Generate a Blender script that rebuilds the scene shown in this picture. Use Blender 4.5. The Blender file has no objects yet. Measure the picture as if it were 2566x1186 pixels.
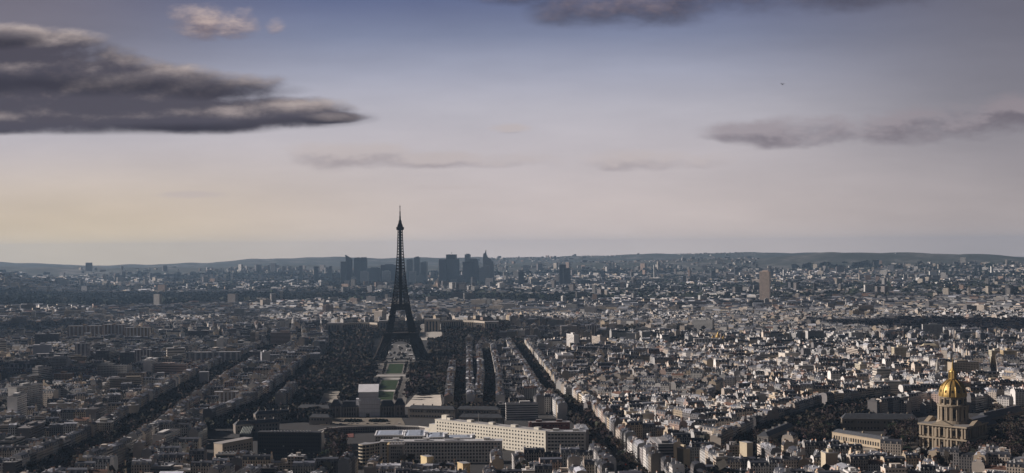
import bpy, math, random
import numpy as np
from mathutils import Vector, Matrix
random.seed(7); RNG = np.random.default_rng(7)
R = math.radians
sc = bpy.context.scene
COL = sc.collection

# ------------------------------------------------------------------ camera
W0, H0, FPX, CX, CY, YH, HC = 2566.0, 1186.0, 3182.0, 1283.0, 593.0, 622.0, 237.0
PITCH = math.atan((YH - CY) / FPX); ROLL = R(0.45)
F_ = Vector((0, math.cos(PITCH), math.sin(PITCH)))
R0 = Vector((1, 0, 0)); U0 = R0.cross(F_)
R_ = R0 * math.cos(ROLL) - U0 * math.sin(ROLL)
U_ = R0 * math.sin(ROLL) + U0 * math.cos(ROLL)
CAMP = Vector((0, 0, HC))
cam = bpy.data.cameras.new('camera'); camo = bpy.data.objects.new('camera', cam); COL.objects.link(camo)
cam.sensor_width = 36; cam.lens = 36 * FPX / W0
cam.clip_start = 1; cam.clip_end = 200000
camo.matrix_world = Matrix(((R_.x, U_.x, -F_.x, 0), (R_.y, U_.y, -F_.y, 0), (R_.z, U_.z, -F_.z, HC), (0, 0, 0, 1)))
sc.camera = camo

# ------------------------------------------------------------------ exposure
sc.view_settings.view_transform = 'Standard'; sc.view_settings.look = 'None'
sc.view_settings.exposure = 0.0; sc.view_settings.gamma = 1.0
sc.render.engine = 'CYCLES'
sc.cycles.volume_bounces = 0; sc.cycles.max_bounces = 6; sc.cycles.diffuse_bounces = 2
sc.cycles.use_denoising = True
sc.cycles.volume_step_rate = 1.0
try: sc.cycles.sample_clamp_indirect = 4.0
except Exception: pass

# ------------------------------------------------------------------ sun
SUN_AZ = R(-80); SUN_EL = R(26)          # measured from straight ahead, negative = to the left
SDIR = Vector((math.sin(SUN_AZ) * math.cos(SUN_EL), math.cos(SUN_AZ) * math.cos(SUN_EL), math.sin(SUN_EL)))
sl = bpy.data.lights.new('sun', 'SUN'); sl.energy = 5.0; sl.angle = R(0.5); sl.color = (1.0, 0.895, 0.83)
so = bpy.data.objects.new('sun', sl); COL.objects.link(so)
so.rotation_euler = SDIR.to_track_quat('Z', 'Y').to_euler()

def lin(r, g, b):
    f = lambda c: (c / 255 / 12.92) if c / 255 <= 0.04045 else ((c / 255 + 0.055) / 1.055) ** 2.4
    return (f(r), f(g), f(b))

# ------------------------------------------------------------------ node helper
class N:
    def __init__(s, tree): s.t = tree; s.n = tree.nodes; s.l = tree.links
    def put(s, sock, v):
        if v is None: return
        if isinstance(v, bpy.types.NodeSocket): s.l.new(v, sock)
        else:
            if isinstance(v, tuple) and len(v) == 3 and sock.type == 'RGBA': v = v + (1,)
            sock.default_value = v
    def m(s, op, a, b=None, c=None, clamp=False):
        n = s.n.new('ShaderNodeMath'); n.operation = op; n.use_clamp = clamp
        for i, v in enumerate((a, b, c)): s.put(n.inputs[i], v)
        return n.outputs[0]
    def mr(s, v, a, b, c=0.0, d=1.0, smooth=False):
        n = s.n.new('ShaderNodeMapRange'); n.interpolation_type = 'SMOOTHSTEP' if smooth else 'LINEAR'
        for k, x in zip(('Value', 'From Min', 'From Max', 'To Min', 'To Max'), (v, a, b, c, d)): s.put(n.inputs[k], x)
        return n.outputs[0]
    def mix(s, f, a, b, mode='MIX'):
        n = s.n.new('ShaderNodeMix'); n.data_type = 'RGBA'; n.blend_type = mode
        s.put(n.inputs[0], f); s.put(n.inputs[6], a); s.put(n.inputs[7], b)
        return n.outputs[2]
    def noise(s, vec, scale, detail=3.0, rough=0.5):
        n = s.n.new('ShaderNodeTexNoise'); s.put(n.inputs['Vector'], vec)
        n.inputs['Scale'].default_value = scale; n.inputs['Detail'].default_value = detail; n.inputs['Roughness'].default_value = rough
        return n.outputs['Fac']
    def xyz(s, x=0.0, y=0.0, z=0.0):
        n = s.n.new('ShaderNodeCombineXYZ')
        for i, v in enumerate((x, y, z)): s.put(n.inputs[i], v)
        return n.outputs[0]
    def sep(s, v):
        n = s.n.new('ShaderNodeSeparateXYZ'); s.put(n.inputs[0], v); return n.outputs
    def ramp(s, f, stops):
        n = s.n.new('ShaderNodeValToRGB'); s.put(n.inputs[0], f); e = n.color_ramp.elements
        while len(e) < len(stops): e.new(0.5)
        for k, (p, c) in zip(e, stops): k.position = p; k.color = tuple(c) + (1,)
        return n.outputs[0]

# ------------------------------------------------------------------ sky: Nishita behind a thin veil with clouds
STR = 0.10
world = bpy.data.worlds.new('World'); sc.world = world; world.use_nodes = True
w = N(world.node_tree); w.n.clear()
tc = w.n.new('ShaderNodeTexCoord').outputs['Generated']
sx, sy, sz = w.sep(tc)
ysafe = w.m('MAXIMUM', sy, 0.08)
u = w.m('DIVIDE', sx, ysafe); v = w.m('DIVIDE', sz, ysafe)
sky = w.n.new('ShaderNodeTexSky'); sky.sky_type = 'NISHITA'; sky.sun_disc = False
sky.sun_elevation = SUN_EL; sky.sun_rotation = SUN_AZ
sky.air_density = 1.2; sky.dust_density = 2.5; sky.ozone_density = 1.0
def sl3(c, k=1.0): return tuple(x * k / STR for x in lin(*c))
def pu(px): return (px - CX) / FPX
def pv(px, py): return (YH - 0.00785 * (px - CX) - py) / FPX
grad = w.ramp(w.m('DIVIDE', v, 0.24), [(0.0, lin(208, 195, 190)), (0.14, lin(201, 190, 188)), (0.30, lin(194, 187, 191)),
      (0.46, lin(184, 182, 192)), (0.58, lin(163, 166, 184)), (0.70, lin(128, 136, 162)), (0.82, lin(100, 110, 144)), (1.0, lin(84, 88, 114))])
warm = w.m('MULTIPLY', w.mr(u, 0.02, -0.36, 0, 1, True), w.mr(v, 0.10, 0.0, 0, 1, True))
grad = w.mix(w.m('MULTIPLY', warm, 0.6), grad, lin(212, 192, 152))
grad = w.mix(w.m('MULTIPLY', w.m('MULTIPLY', w.mr(u, -0.12, -0.4, 0, 1, True), w.mr(v, 0.08, 0.18, 0, 1, True)), 0.7), grad, lin(122, 114, 118))
grad = w.mix(w.m('MULTIPLY', w.mr(u, 0.08, 0.42, 0, 1, True), w.mr(v, 0.0, 0.15, 0.40, 0.78, True)), grad, lin(110, 107, 115))
mott = w.noise(w.xyz(w.m('MULTIPLY', u, 3.0), w.m('MULTIPLY', v, 14.0), 0.0), 2.2, 4.0, 0.55)
grad = w.mix(1.0, grad, w.mix(mott, (0.84, 0.84, 0.85), (1.14, 1.13, 1.12)), 'MULTIPLY')

def density(ells, du, dv, namp, nscale, seed):
    """union of soft ellipses in direction space, broken up by noise"""
    uu = w.m('ADD', u, du); vv = w.m('ADD', v, dv); best = None
    for (px, py, rx, ry) in ells:
        a = w.m('DIVIDE', w.m('SUBTRACT', uu, pu(px)), rx / FPX)
        b = w.m('DIVIDE', w.m('SUBTRACT', vv, pv(px, py)), ry / FPX)
        d = w.m('SUBTRACT', 1.0, w.m('ADD', w.m('MULTIPLY', a, a), w.m('MULTIPLY', b, b)))
        best = d if best is None else w.m('SMOOTH_MAX', best, d, 0.25)
    nz = w.noise(w.xyz(w.m('MULTIPLY', uu, 1.0), w.m('MULTIPLY', vv, 2.1), seed), nscale, 8.0, 0.6)
    best = w.m('MAXIMUM', best, -3.0)
    return w.m('ADD', best, w.m('MULTIPLY', w.m('SUBTRACT', nz, 0.47), namp))

def cloud_layer(base, ells, dark, light, soft, opacity, namp=2.2, nscale=14.0, seed=0.0, dlo=-0.25, dhi=0.45, off=(0.0, 0.0065)):
    d0 = density(ells, 0, 0, namp, nscale, seed)
    d1 = density(ells, off[0], off[1], namp, nscale, seed)
    al = w.m('MULTIPLY', w.mr(d0, 0.0, soft, 0, 1, True), opacity)
    shade = w.mr(w.m('SUBTRACT', d0, d1), dlo, dhi, 0, 1, True)
    return w.mix(al, base, w.mix(shade, dark, light))
skyc = grad
skyc = cloud_layer(skyc, [(1160, 400, 400, 24), (1620, 400, 230, 30), (880, 390, 190, 40), (480, 488, 90, 10), (1280, 322, 60, 14), (1100, 470, 110, 10)],
                   lin(134, 124, 131), lin(190, 178, 176), 1.3, 0.6, 3.4, 16.0, 3.0, -0.6, 0.6)
skyc = cloud_layer(skyc, [(2150, 325, 360, 46), (1900, 335, 190, 38), (2380, 302, 200, 48), (2545, 288, 130, 56)],
                   lin(104, 96, 106), lin(150, 140, 146), 1.2, 0.7, 3.2, 17.0, 8.0)
skyc = cloud_layer(skyc, [(505, 46, 92, 48), (600, 52, 74, 44), (692, 58, 34, 26)],
                   lin(112, 100, 108), lin(196, 176, 170), 1.5, 0.9, 3.6, 19.0, 1.0, -0.6, 0.9)
skyc = cloud_layer(skyc, [(1610, 6, 250, 62), (2000, -14, 460, 58), (1440, 18, 140, 52), (1280, -10, 160, 30)],
                   lin(60, 56, 68), lin(140, 124, 128), 1.8, 0.9, 3.4, 12.0, 5.0, -0.3, 0.9)
skyc = cloud_layer(skyc, [(0, 205, 430, 118), (330, 228, 400, 72), (120, 292, 600, 46), (560, 282, 360, 50), (20, 108, 250, 52), (820, 294, 110, 18)],
                   lin(78, 75, 86), lin(186, 172, 168), 0.6, 0.97, 2.0, 12.0, 2.5, -0.05, 1.1, (0.0, 0.008))
skyc = cloud_layer(skyc, [(60, 205, 440, 44), (320, 210, 370, 38), (540, 228, 240, 28), (180, 322, 500, 20), (500, 312, 360, 28),
                          (760, 298, 200, 28), (0, 96, 150, 30)],
                   lin(46, 46, 58), lin(80, 78, 90), 1.5, 0.95, 1.6, 10.0, 0.0, -0.10, 1.6, (0.0, 0.008))
skyc = w.mix(1.0, skyc, (1 / STR, 1 / STR, 1 / STR), 'MULTIPLY')
nish = w.mix(1.0, sky.outputs[0], (0.11, 0.09, 0.10), 'MULTIPLY')
front = w.m('MULTIPLY', w.mr(sy, 0.1, 0.35, 0, 1, True), w.mr(v, 0.42, 0.22, 0, 1, True))
low = w.mix(w.mr(sz, 0.25, 0.0, 0, 0.7, True), nish, sl3((84, 80, 84)))
final = w.mix(front, low, skyc)
bg = w.n.new('ShaderNodeBackground'); bg.inputs[1].default_value = STR
w.l.new(final, bg.inputs[0])
wo = w.n.new('ShaderNodeOutputWorld'); w.l.new(bg.outputs[0], wo.inputs[0])

# ------------------------------------------------------------------ ground height and pixel -> ground
RE2 = 2 * 7.4e6
RIDGES = [  # (distance, half depth, [(px, skyline y)...])  far relief
    (15800, 1500, [(-400, 656), (0, 653), (110, 657), (160, 662), (260, 662), (420, 658), (560, 653), (640, 646), (760, 643), (860, 641), (960, 644), (1030, 645), (1280, 643), (1400, 640), (1560, 637), (1680, 634), (1900, 630), (2000, 631), (2566, 640), (3000, 645)]),
    (12200, 1500, [(-400, 668), (0, 664), (300, 668), (560, 665), (750, 662), (1000, 664), (1400, 657), (1750, 648), (1930, 644), (2020, 636), (2080, 631), (2200, 629), (2420, 632), (2500, 636), (2566, 640), (2700, 650), (3000, 660)]),
    (8300, 700, [(-500, 676), (-100, 682), (0, 690), (30, 692), (70, 699), (150, 712), (200, 722), (3000, 870)]),
]
def gz(x, y):
    x = np.asarray(x, float); y = np.asarray(y, float)
    d = np.hypot(x, y); ys = np.maximum(y, 50.0); px = CX + FPX * x / ys
    z = -d * d / RE2
    for D, hw, prof in RIDGES:
        t = np.interp(px, [p[0] for p in prof], [p[1] for p in prof])
        yh = YH - 0.00785 * (px - CX)
        zt = HC - (t + 2.5 - yh) * D / FPX
        base = -D * D / RE2
        amp = np.maximum(zt - base, 0)
        k = np.exp(-((d - D) / hw) ** 2)
        z = z + amp * k * (y > 100)
    z = z + 27 * np.exp(-(((x + 130) / 620) ** 2 + ((y - 3500) / 330) ** 2))      # the palace hill
    return z
def ray(px, py):
    return (F_ + R_ * ((px - CX) / FPX) - U_ * ((py - CY) / FPX))
def at(px, py, z=None):
    """world point where the sight line through a photo pixel meets height z (or the ground)"""
    r = ray(px, py)
    if z is not None:
        t = (z - HC) / r.z; return Vector((r.x * t, r.y * t, z))
    zz = 0.0
    for _ in range(12):
        t = (zz - HC) / r.z; zz = 0.5 * zz + 0.5 * float(gz(r.x * t, r.y * t))
    t = (zz - HC) / r.z
    return Vector((r.x * t, r.y * t, zz))
def atd(px, D):
    r = ray(px, YH); k = D / r.y
    return Vector((r.x * k, D, float(gz(r.x * k, D))))
def pix(x, y, z):
    d = np.stack([np.asarray(x, float), np.asarray(y, float), np.asarray(z, float) - HC], -1)
    f = d @ np.array(F_); return CX + FPX * (d @ np.array(R_)) / f, CY - FPX * (d @ np.array(U_)) / f

# ------------------------------------------------------------------ materials
MATS = {}
def newmat(name):
    m = bpy.data.materials.new(name); m.use_nodes = True; MATS[name] = m
    t = N(m.node_tree); b = m.node_tree.nodes['Principled BSDF']; return m, t, b
def tint_of(t):
    a = t.n.new('ShaderNodeAttribute'); a.attribute_name = 'tint'; return a.outputs['Color']
def objco(t):
    return t.n.new('ShaderNodeNewGeometry').outputs['Position']
# plastered walls with windows drawn from metric UVs (v below zero: blind wall)
def wallmat(name, bay, floor, ww, wh, rowglass=0.0, ground=3.6):
    m, t, b = newmat(name)
    uv = t.n.new('ShaderNodeUVMap').outputs[0]; U, V, _ = t.sep(uv)
    fu = t.m('FRACT', t.m('DIVIDE', U, bay)); fv = t.m('FRACT', t.m('DIVIDE', V, floor))
    def inside(x, lo, hi): return t.m('MULTIPLY', t.m('GREATER_THAN', x, lo), t.m('LESS_THAN', x, hi))
    win = t.m('MULTIPLY', inside(fu, 0.5 - ww / 2, 0.5 + ww / 2), inside(fv, 0.2, 0.2 + wh))
    win = t.m('MULTIPLY', win, t.m('GREATER_THAN', V, ground))
    shop = t.m('MULTIPLY', inside(V, 0.3, ground - 0.6), t.m('GREATER_THAN', t.m('FRACT', t.m('DIVIDE', U, 5.2)), 0.18))
    g = t.m('MAXIMUM', win, shop)
    rn = t.n.new('ShaderNodeTexWhiteNoise'); rn.noise_dimensions = '3D'
    pos = objco(t)
    t.put(rn.inputs['Vector'], t.xyz(t.m('FLOOR', t.m('DIVIDE', U, bay)), t.m('FLOOR', t.m('DIVIDE', V, floor)), 1.0))
    glass = t.mix(t.mr(rn.outputs[0], 0.8, 1.0), (0.018, 0.02, 0.024), (0.16, 0.15, 0.13))
    if name == 'tower_glass': glass = t.mix(1.0, tint_of(t), t.mix(rn.outputs[0], (0.45, 0.5, 0.55), (0.95, 0.95, 0.95)), 'MULTIPLY')
    bal = t.m('MULTIPLY', t.m('GREATER_THAN', V, ground), t.m('LESS_THAN', fv, 0.09))
    base = t.mix(1.0, tint_of(t), t.mix(t.noise(pos, 0.09, 4), (0.72, 0.72, 0.73), (1.2, 1.18, 1.14)), 'MULTIPLY')
    base = t.mix(t.m('MULTIPLY', bal, 0.45), base, (0.06, 0.06, 0.06))
    t.put(b.inputs['Base Color'], t.mix(g, base, glass))
    t.put(b.inputs['Roughness'], t.mr(g, 0, 1, 0.85, 0.18))
    return m
wallmat('limestone_wall', 2.6, 3.05, 0.48, 0.66)
wallmat('modern_wall', 3.1, 2.9, 0.68, 0.5, ground=0.5)
wallmat('tower_glass', 1.9, 3.6, 0.8, 0.72, ground=0.5)
wallmat('band_wall', 40.0, 3.1, 1.2, 0.45, ground=0.5)
def flatmat(name, rough=0.8, nscale=0.1, lo=0.75, hi=1.2, metal=0.0, spec=None):
    m, t, b = newmat(name)
    k = t.noise(objco(t), nscale, 4)
    t.put(b.inputs['Base Color'], t.mix(1.0, tint_of(t), t.mix(k, (lo, lo, lo), (hi, hi, hi)), 'MULTIPLY'))
    b.inputs['Roughness'].default_value = rough; b.inputs['Metallic'].default_value = metal
    if spec is not None: b.inputs['Specular IOR Level'].default_value = spec
    return m
flatmat('zinc_roof', 0.55, 0.35, 0.5, 1.4, spec=0.35)
flatmat('plain', 0.85, 0.15, 0.8, 1.15)
flatmat('glass_dark', 0.12, 0.1, 0.9, 1.1)
flatmat('iron', 0.8, 0.05, 0.85, 1.1, spec=0.2)
flatmat('leaf', 0.9, 0.25, 0.6, 1.4, spec=0.1)
flatmat('sheet', 0.7, 0.12, 0.78, 1.12)
flatmat('asphalt', 0.85, 0.09, 0.45, 1.4)
flatmat('grass', 0.95, 0.12, 0.35, 1.5, spec=0.1)
m, t, b = newmat('gold')
t.put(b.inputs['Base Color'], t.mix(t.noise(objco(t), 0.5, 3), (0.28, 0.18, 0.05), (0.60, 0.42, 0.15)))
b.inputs['Metallic'].default_value = 0.7; b.inputs['Roughness'].default_value = 0.5
m, t, b = newmat('ground_mat')
P = objco(t); gx, gy, _ = t.sep(P)
dist = t.m('SQRT', t.m('ADD', t.m('MULTIPLY', gx, gx), t.m('MULTIPLY', gy, gy)))
n1 = t.noise(P, 0.02, 5); n2 = t.noise(P, 0.0022, 6); n3 = t.noise(P, 0.0075, 5, 0.65)
street = t.mix(n1, (0.022, 0.021, 0.022), (0.045, 0.043, 0.042))
sub = t.mix(t.mr(n2, 0.42, 0.6), (0.025, 0.034, 0.026), t.mix(t.mr(n3, 0.45, 0.62), (0.04, 0.045, 0.04), (0.15, 0.145, 0.14)))
t.put(b.inputs['Base Color'], t.mix(t.mr(dist, 7000, 9500), street, sub)); b.inputs['Roughness'].default_value = 0.95
m, t, b = newmat('water')
b.inputs['Base Color'].default_value = (0.03, 0.04, 0.04, 1); b.inputs['Roughness'].default_value = 0.15

# ------------------------------------------------------------------ mesh builder
class MB:
    def __init__(s): s.P = []; s.UV = []; s.C = []; s.M = []; s.mats = []
    def mi(s, mat):
        if mat not in s.mats: s.mats.append(mat)
        return s.mats.index(mat)
    def add(s, P, col, mat='plain', uv=None):
        P = np.asarray(P, float)
        if P.ndim == 2: P = P[None]
        n, k = P.shape[:2]
        if n == 0: return
        c = np.broadcast_to(np.asarray(col, float), (n, 3))
        if uv is None: uv = np.full((n, k, 2), -50.0)
        s.P.append(P); s.UV.append(np.asarray(uv, float)); s.C.append(c); s.M.append(np.full(n, s.mi(mat), dtype=np.int32))
    def boxes(s, c, z0, ang, ox, oy, sx, sy, h, col, mat='plain', topcol=None, topmat=None, win=(1, 1, 1, 1), taper=0.0, top=True):
        """n boxes: centre c (n,2), local offset (ox,oy), size, turned by ang"""
        c = np.atleast_2d(np.asarray(c, float)); n = len(c)
        f = lambda v: np.broadcast_to(np.asarray(v, float), (n,))
        z0, ang, ox, oy, sx, sy, h, tp = map(f, (z0, ang, ox, oy, sx, sy, h, taper))
        ca, sa = np.cos(ang), np.sin(ang)
        def pt(lx, ly, z): return np.stack([c[:, 0] + lx * ca - ly * sa, c[:, 1] + lx * sa + ly * ca, z], -1)
        cs = [(-1, -1), (1, -1), (1, 1), (-1, 1)]
        B = [pt(ox + a * sx / 2, oy + b_ * sy / 2, z0) for a, b_ in cs]
        T = [pt(ox + a * (sx / 2 - tp), oy + b_ * (sy / 2 - tp), z0 + h) for a, b_ in cs]
        col = np.broadcast_to(np.asarray(col, float), (n, 3))
        for i in range(4):
            j = (i + 1) % 4; L = sx if i % 2 == 0 else sy
            q = np.stack([B[i], B[j], T[j], T[i]], 1)
            o = 0.0 if win[i] else None
            if o is None: uv = None
            else:
                z = np.zeros(n); off = np.floor(f(c[:, 0]) / 7) * 2.6 * 0
                uv = np.stack([np.stack([z, z], -1), np.stack([L, z], -1), np.stack([L, h], -1), np.stack([z, h], -1)], 1)
            s.add(q, col, mat, uv)
        if top: s.add(np.stack(T, 1), col if topcol is None else topcol, topmat or mat)
    def prism(s, pts, z0, h, col, mat='plain', topcol=None, topmat=None, win=True):
        """vertical prism over a counter-clockwise outline; h may be a list of heights per corner"""
        n = len(pts); hh = h if isinstance(h, (list, tuple)) else [h] * n
        for i in range(n):
            a, b_ = pts[i], pts[(i + 1) % n]; ha, hb = hh[i], hh[(i + 1) % n]
            L = math.hypot(a[0] - b_[0], a[1] - b_[1])
            s.add([[(a[0], a[1], z0), (b_[0], b_[1], z0), (b_[0], b_[1], z0 + hb), (a[0], a[1], z0 + ha)]], col, mat,
                  [[(0, 0), (L, 0), (L, hb), (0, ha)]] if win else None)
        s.add([[(p[0], p[1], z0 + hh[i]) for i, p in enumerate(pts)]], topcol if topcol is not None else col, topmat or mat)
    def bar(s, p, q, r, col, mat='iron'):
        p = Vector(p); q = Vector(q); d = (q - p)
        if d.length < 1e-6: return
        d.normalize(); a = d.cross(Vector((0, 0, 1)) if abs(d.z) < 0.9 else Vector((1, 0, 0))).normalized() * r; b_ = d.cross(a).normalized() * r
        A = [p + a + b_, p - a + b_, p - a - b_, p + a - b_]; B = [q + a + b_, q - a + b_, q - a - b_, q + a - b_]
        for i in range(4): s.add([[A[i], A[(i + 1) % 4], B[(i + 1) % 4], B[i]]], col, mat)
    def lathe(s, prof, col, mat='plain', n=24, c=(0, 0), ang0=0.0, win=False, mod=None):
        """profile [(r,z)...] turned round the axis at c"""
        th = [ang0 + 2 * math.pi * i / n for i in range(n + 1)]
        for (r0, z0), (r1, z1) in zip(prof[:-1], prof[1:]):
            for i in range(n):
                k0 = mod(i) if mod else 1; k1 = mod(i + 1) if mod else 1
                a0, a1 = th[i], th[i + 1]
                q = [(c[0] + r0 * k0 * math.cos(a0), c[1] + r0 * k0 * math.sin(a0), z0), (c[0] + r0 * k1 * math.cos(a1), c[1] + r0 * k1 * math.sin(a1), z0),
                     (c[0] + r1 * k1 * math.cos(a1), c[1] + r1 * k1 * math.sin(a1), z1), (c[0] + r1 * k0 * math.cos(a0), c[1] + r1 * k0 * math.sin(a0), z1)]
                if r1 < 1e-4: q = q[:3]
                uv = None
                if win:
                    L0 = r0 * (a0 - ang0); L1 = r0 * (a1 - ang0); uv = [[(L0, z0), (L1, z0), (L1, z1), (L0, z1)][:len(q)]]
                s.add([q], col, mat, uv)
    def mesh(s, name, smooth=False):
        me = bpy.data.meshes.new(name)
        nv = sum(p.shape[0] * p.shape[1] for p in s.P); nf = sum(p.shape[0] for p in s.P)
        co = np.concatenate([p.reshape(-1, 3) for p in s.P]); uv = np.concatenate([q.reshape(-1, 2) for q in s.UV])
        tot = np.concatenate([np.full(p.shape[0], p.shape[1], dtype=np.int32) for p in s.P])
        st = np.concatenate([[0], np.cumsum(tot)[:-1]]).astype(np.int32)
        me.vertices.add(nv); me.vertices.foreach_set('co', co.ravel().astype(np.float32))
        me.loops.add(nv); me.loops.foreach_set('vertex_index', np.arange(nv, dtype=np.int32))
        me.polygons.add(nf); me.polygons.foreach_set('loop_start', st); me.polygons.foreach_set('loop_total', tot)
        me.polygons.foreach_set('material_index', np.concatenate(s.M))
        ul = me.uv_layers.new(name='UVMap'); ul.data.foreach_set('uv', uv.ravel().astype(np.float32))
        at_ = me.attributes.new('tint', 'FLOAT_COLOR', 'FACE')
        c4 = np.concatenate([np.concatenate(s.C), np.ones((nf, 1))], 1); at_.data.foreach_set('color', c4.ravel().astype(np.float32))
        for k in s.mats: me.materials.append(MATS[k])
        me.update(calc_edges=True)
        if smooth: me.shade_smooth()
        return me
    def build(s, name, parent=None, loc=None, rz=0.0):
        o = bpy.data.objects.new(name, s.mesh(name)); COL.objects.link(o)
        if parent is not None: o.parent = parent
        if loc is not None: o.location = loc
        if rz: o.rotation_euler = (0, 0, rz)
        return o
def tag(o, label=None, cat=None, group=None, kind=None):
    if label: o['label'] = label
    if cat: o['category'] = cat
    if group: o['group'] = group
    if kind: o['kind'] = kind
    return o
def thing(name, label, cat, loc=(0, 0, 0), rz=0.0, group=None):
    o = bpy.data.objects.new(name, None); COL.objects.link(o); o.location = loc; o.rotation_euler = (0, 0, rz); o.empty_display_size = 5
    return tag(o, label, cat, group)
def copy_obj(o, parent=None, loc=None, scale=None, rz=None):
    c = o.copy(); COL.objects.link(c)
    if parent is not None: c.parent = parent
    if loc is not None: c.location = loc
    if scale is not None: c.scale = scale
    if rz is not None: c.rotation_euler = (0, 0, rz)
    return c
# ------------------------------------------------------------------ ground sheet, river, air
def polar_sheet(name, mat):
    rs = np.concatenate([np.linspace(0, 900, 7), np.linspace(1000, 6500, 56), np.linspace(6650, 17000, 150)])
    th = np.concatenate([np.linspace(-math.pi, -0.55, 40)[:-1], np.linspace(-0.55, 0.55, 330), np.linspace(0.55, math.pi, 40)[1:]])
    rr, tt = np.meshgrid(rs, th, indexing='ij'); X = rr * np.sin(tt); Y = rr * np.cos(tt); Z = gz(X, Y)
    Z = Z + (rr > 9000) * (6 * np.sin(X / 410 + 3 * np.sin(Y / 1700)) * np.sin(Y / 900 + X / 2300) + 5 * np.sin(X / 130 + 2 * np.sin(X / 700)) + 3 * np.sin(X / 57 + Y / 300))
    V = np.stack([X, Y, Z], -1).reshape(-1, 3); nr, nt = rr.shape
    i, j = np.meshgrid(np.arange(nr - 1), np.arange(nt - 1), indexing='ij'); a = i * nt + j
    F = np.stack([a, a + 1, a + nt + 1, a + nt], -1).reshape(-1, 4)[:, ::-1]
    me = bpy.data.meshes.new(name); me.vertices.add(len(V)); me.vertices.foreach_set('co', V.ravel().astype(np.float32))
    me.loops.add(F.size); me.loops.foreach_set('vertex_index', F.ravel().astype(np.int32)); me.polygons.add(len(F))
    me.polygons.foreach_set('loop_start', np.arange(0, F.size, 4, dtype=np.int32)); me.polygons.foreach_set('loop_total', np.full(len(F), 4, dtype=np.int32))
    me.materials.append(mat); me.update(calc_edges=True)
    o = bpy.data.objects.new(name, me); COL.objects.link(o); return tag(o, 'city ground and the far plain and hills', kind='structure')
polar_sheet('ground', MATS['ground_mat'])

bmm = bpy.data.meshes.new('haze')
bmm.from_pydata([(x, y, z) for z in (-42, 336) for x, y in ((-17200, -17200), (17200, -17200), (17200, 17200), (-17200, 17200))], [],
                [(3, 2, 1, 0), (4, 5, 6, 7), (0, 1, 5, 4), (1, 2, 6, 5), (2, 3, 7, 6), (3, 0, 4, 7)])
hm = bpy.data.materials.new('haze_air'); hm.use_nodes = True; nt_ = hm.node_tree
nt_.nodes.remove(nt_.nodes['Principled BSDF'])
pvn = nt_.nodes.new('ShaderNodeVolumePrincipled'); pvn.inputs['Color'].default_value = (0.47, 0.70, 1.0, 1)
pvn.inputs['Density'].default_value = 3.2e-5; pvn.inputs['Anisotropy'].default_value = 0.2
nt_.links.new(pvn.outputs[0], nt_.nodes['Material Output'].inputs['Volume'])
bmm.materials.append(hm); hzo = bpy.data.objects.new('haze', bmm); COL.objects.link(hzo)
tag(hzo, 'pale blue haze over the whole city', kind='stuff')

def lump_shade_cloud(cx, cy, cz, rx, ry, rz_, seed, label):
    import bmesh
    bm = bmesh.new(); bmesh.ops.create_icosphere(bm, subdivisions=5, radius=1.0); rs = random.Random(seed)
    from mathutils import noise as mn
    off = Vector((rs.random() * 50, rs.random() * 50, rs.random() * 50))
    for v in bm.verts:
        k = 1 + 0.55 * mn.fractal(v.co * 1.6 + off, 1.0, 2.0, 5)
        zz = v.co.z * (0.35 if v.co.z < 0 else 1.0)
        v.co = Vector((v.co.x * k * rx, v.co.y * k * ry, zz * k * rz_))
    me = bpy.data.meshes.new('shade_cloud'); bm.to_mesh(me); bm.free(); me.shade_smooth()
    m = MATS.get('shade_cloud_white')
    if m is None:
        m, t, b = newmat('shade_cloud_white'); b.inputs['Base Color'].default_value = (0.8, 0.8, 0.82, 1); b.inputs['Roughness'].default_value = 1.0
    me.materials.append(m); o = bpy.data.objects.new('shade_cloud', me); COL.objects.link(o); o.location = (cx, cy, cz)
    return tag(o, label, 'shade_cloud', kind='structure')
def shade_over(gx, gy, alt, rx, ry, seed, label='grey unseen cloudlike mass added to shade the city'):
    k = alt / SDIR.z  # unseen mass added sunward so its shadow falls on the given ground
    lump_shade_cloud(gx + SDIR.x * k, gy + SDIR.y * k, alt, rx, ry, 120, seed, label)
shade_over(-1050, 2250, 1600, 330, 230, 2, 'broad unseen cloudlike mass added to shade the left bank of blocks')
shade_over(-1750, 3600, 1600, 500, 330, 6, 'second unseen cloudlike mass added to shade the left bank of blocks')
shade_over(1450, 3450, 1500, 520, 210, 3, 'ragged unseen cloudlike mass added to shade the right quarters beyond the river')

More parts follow.
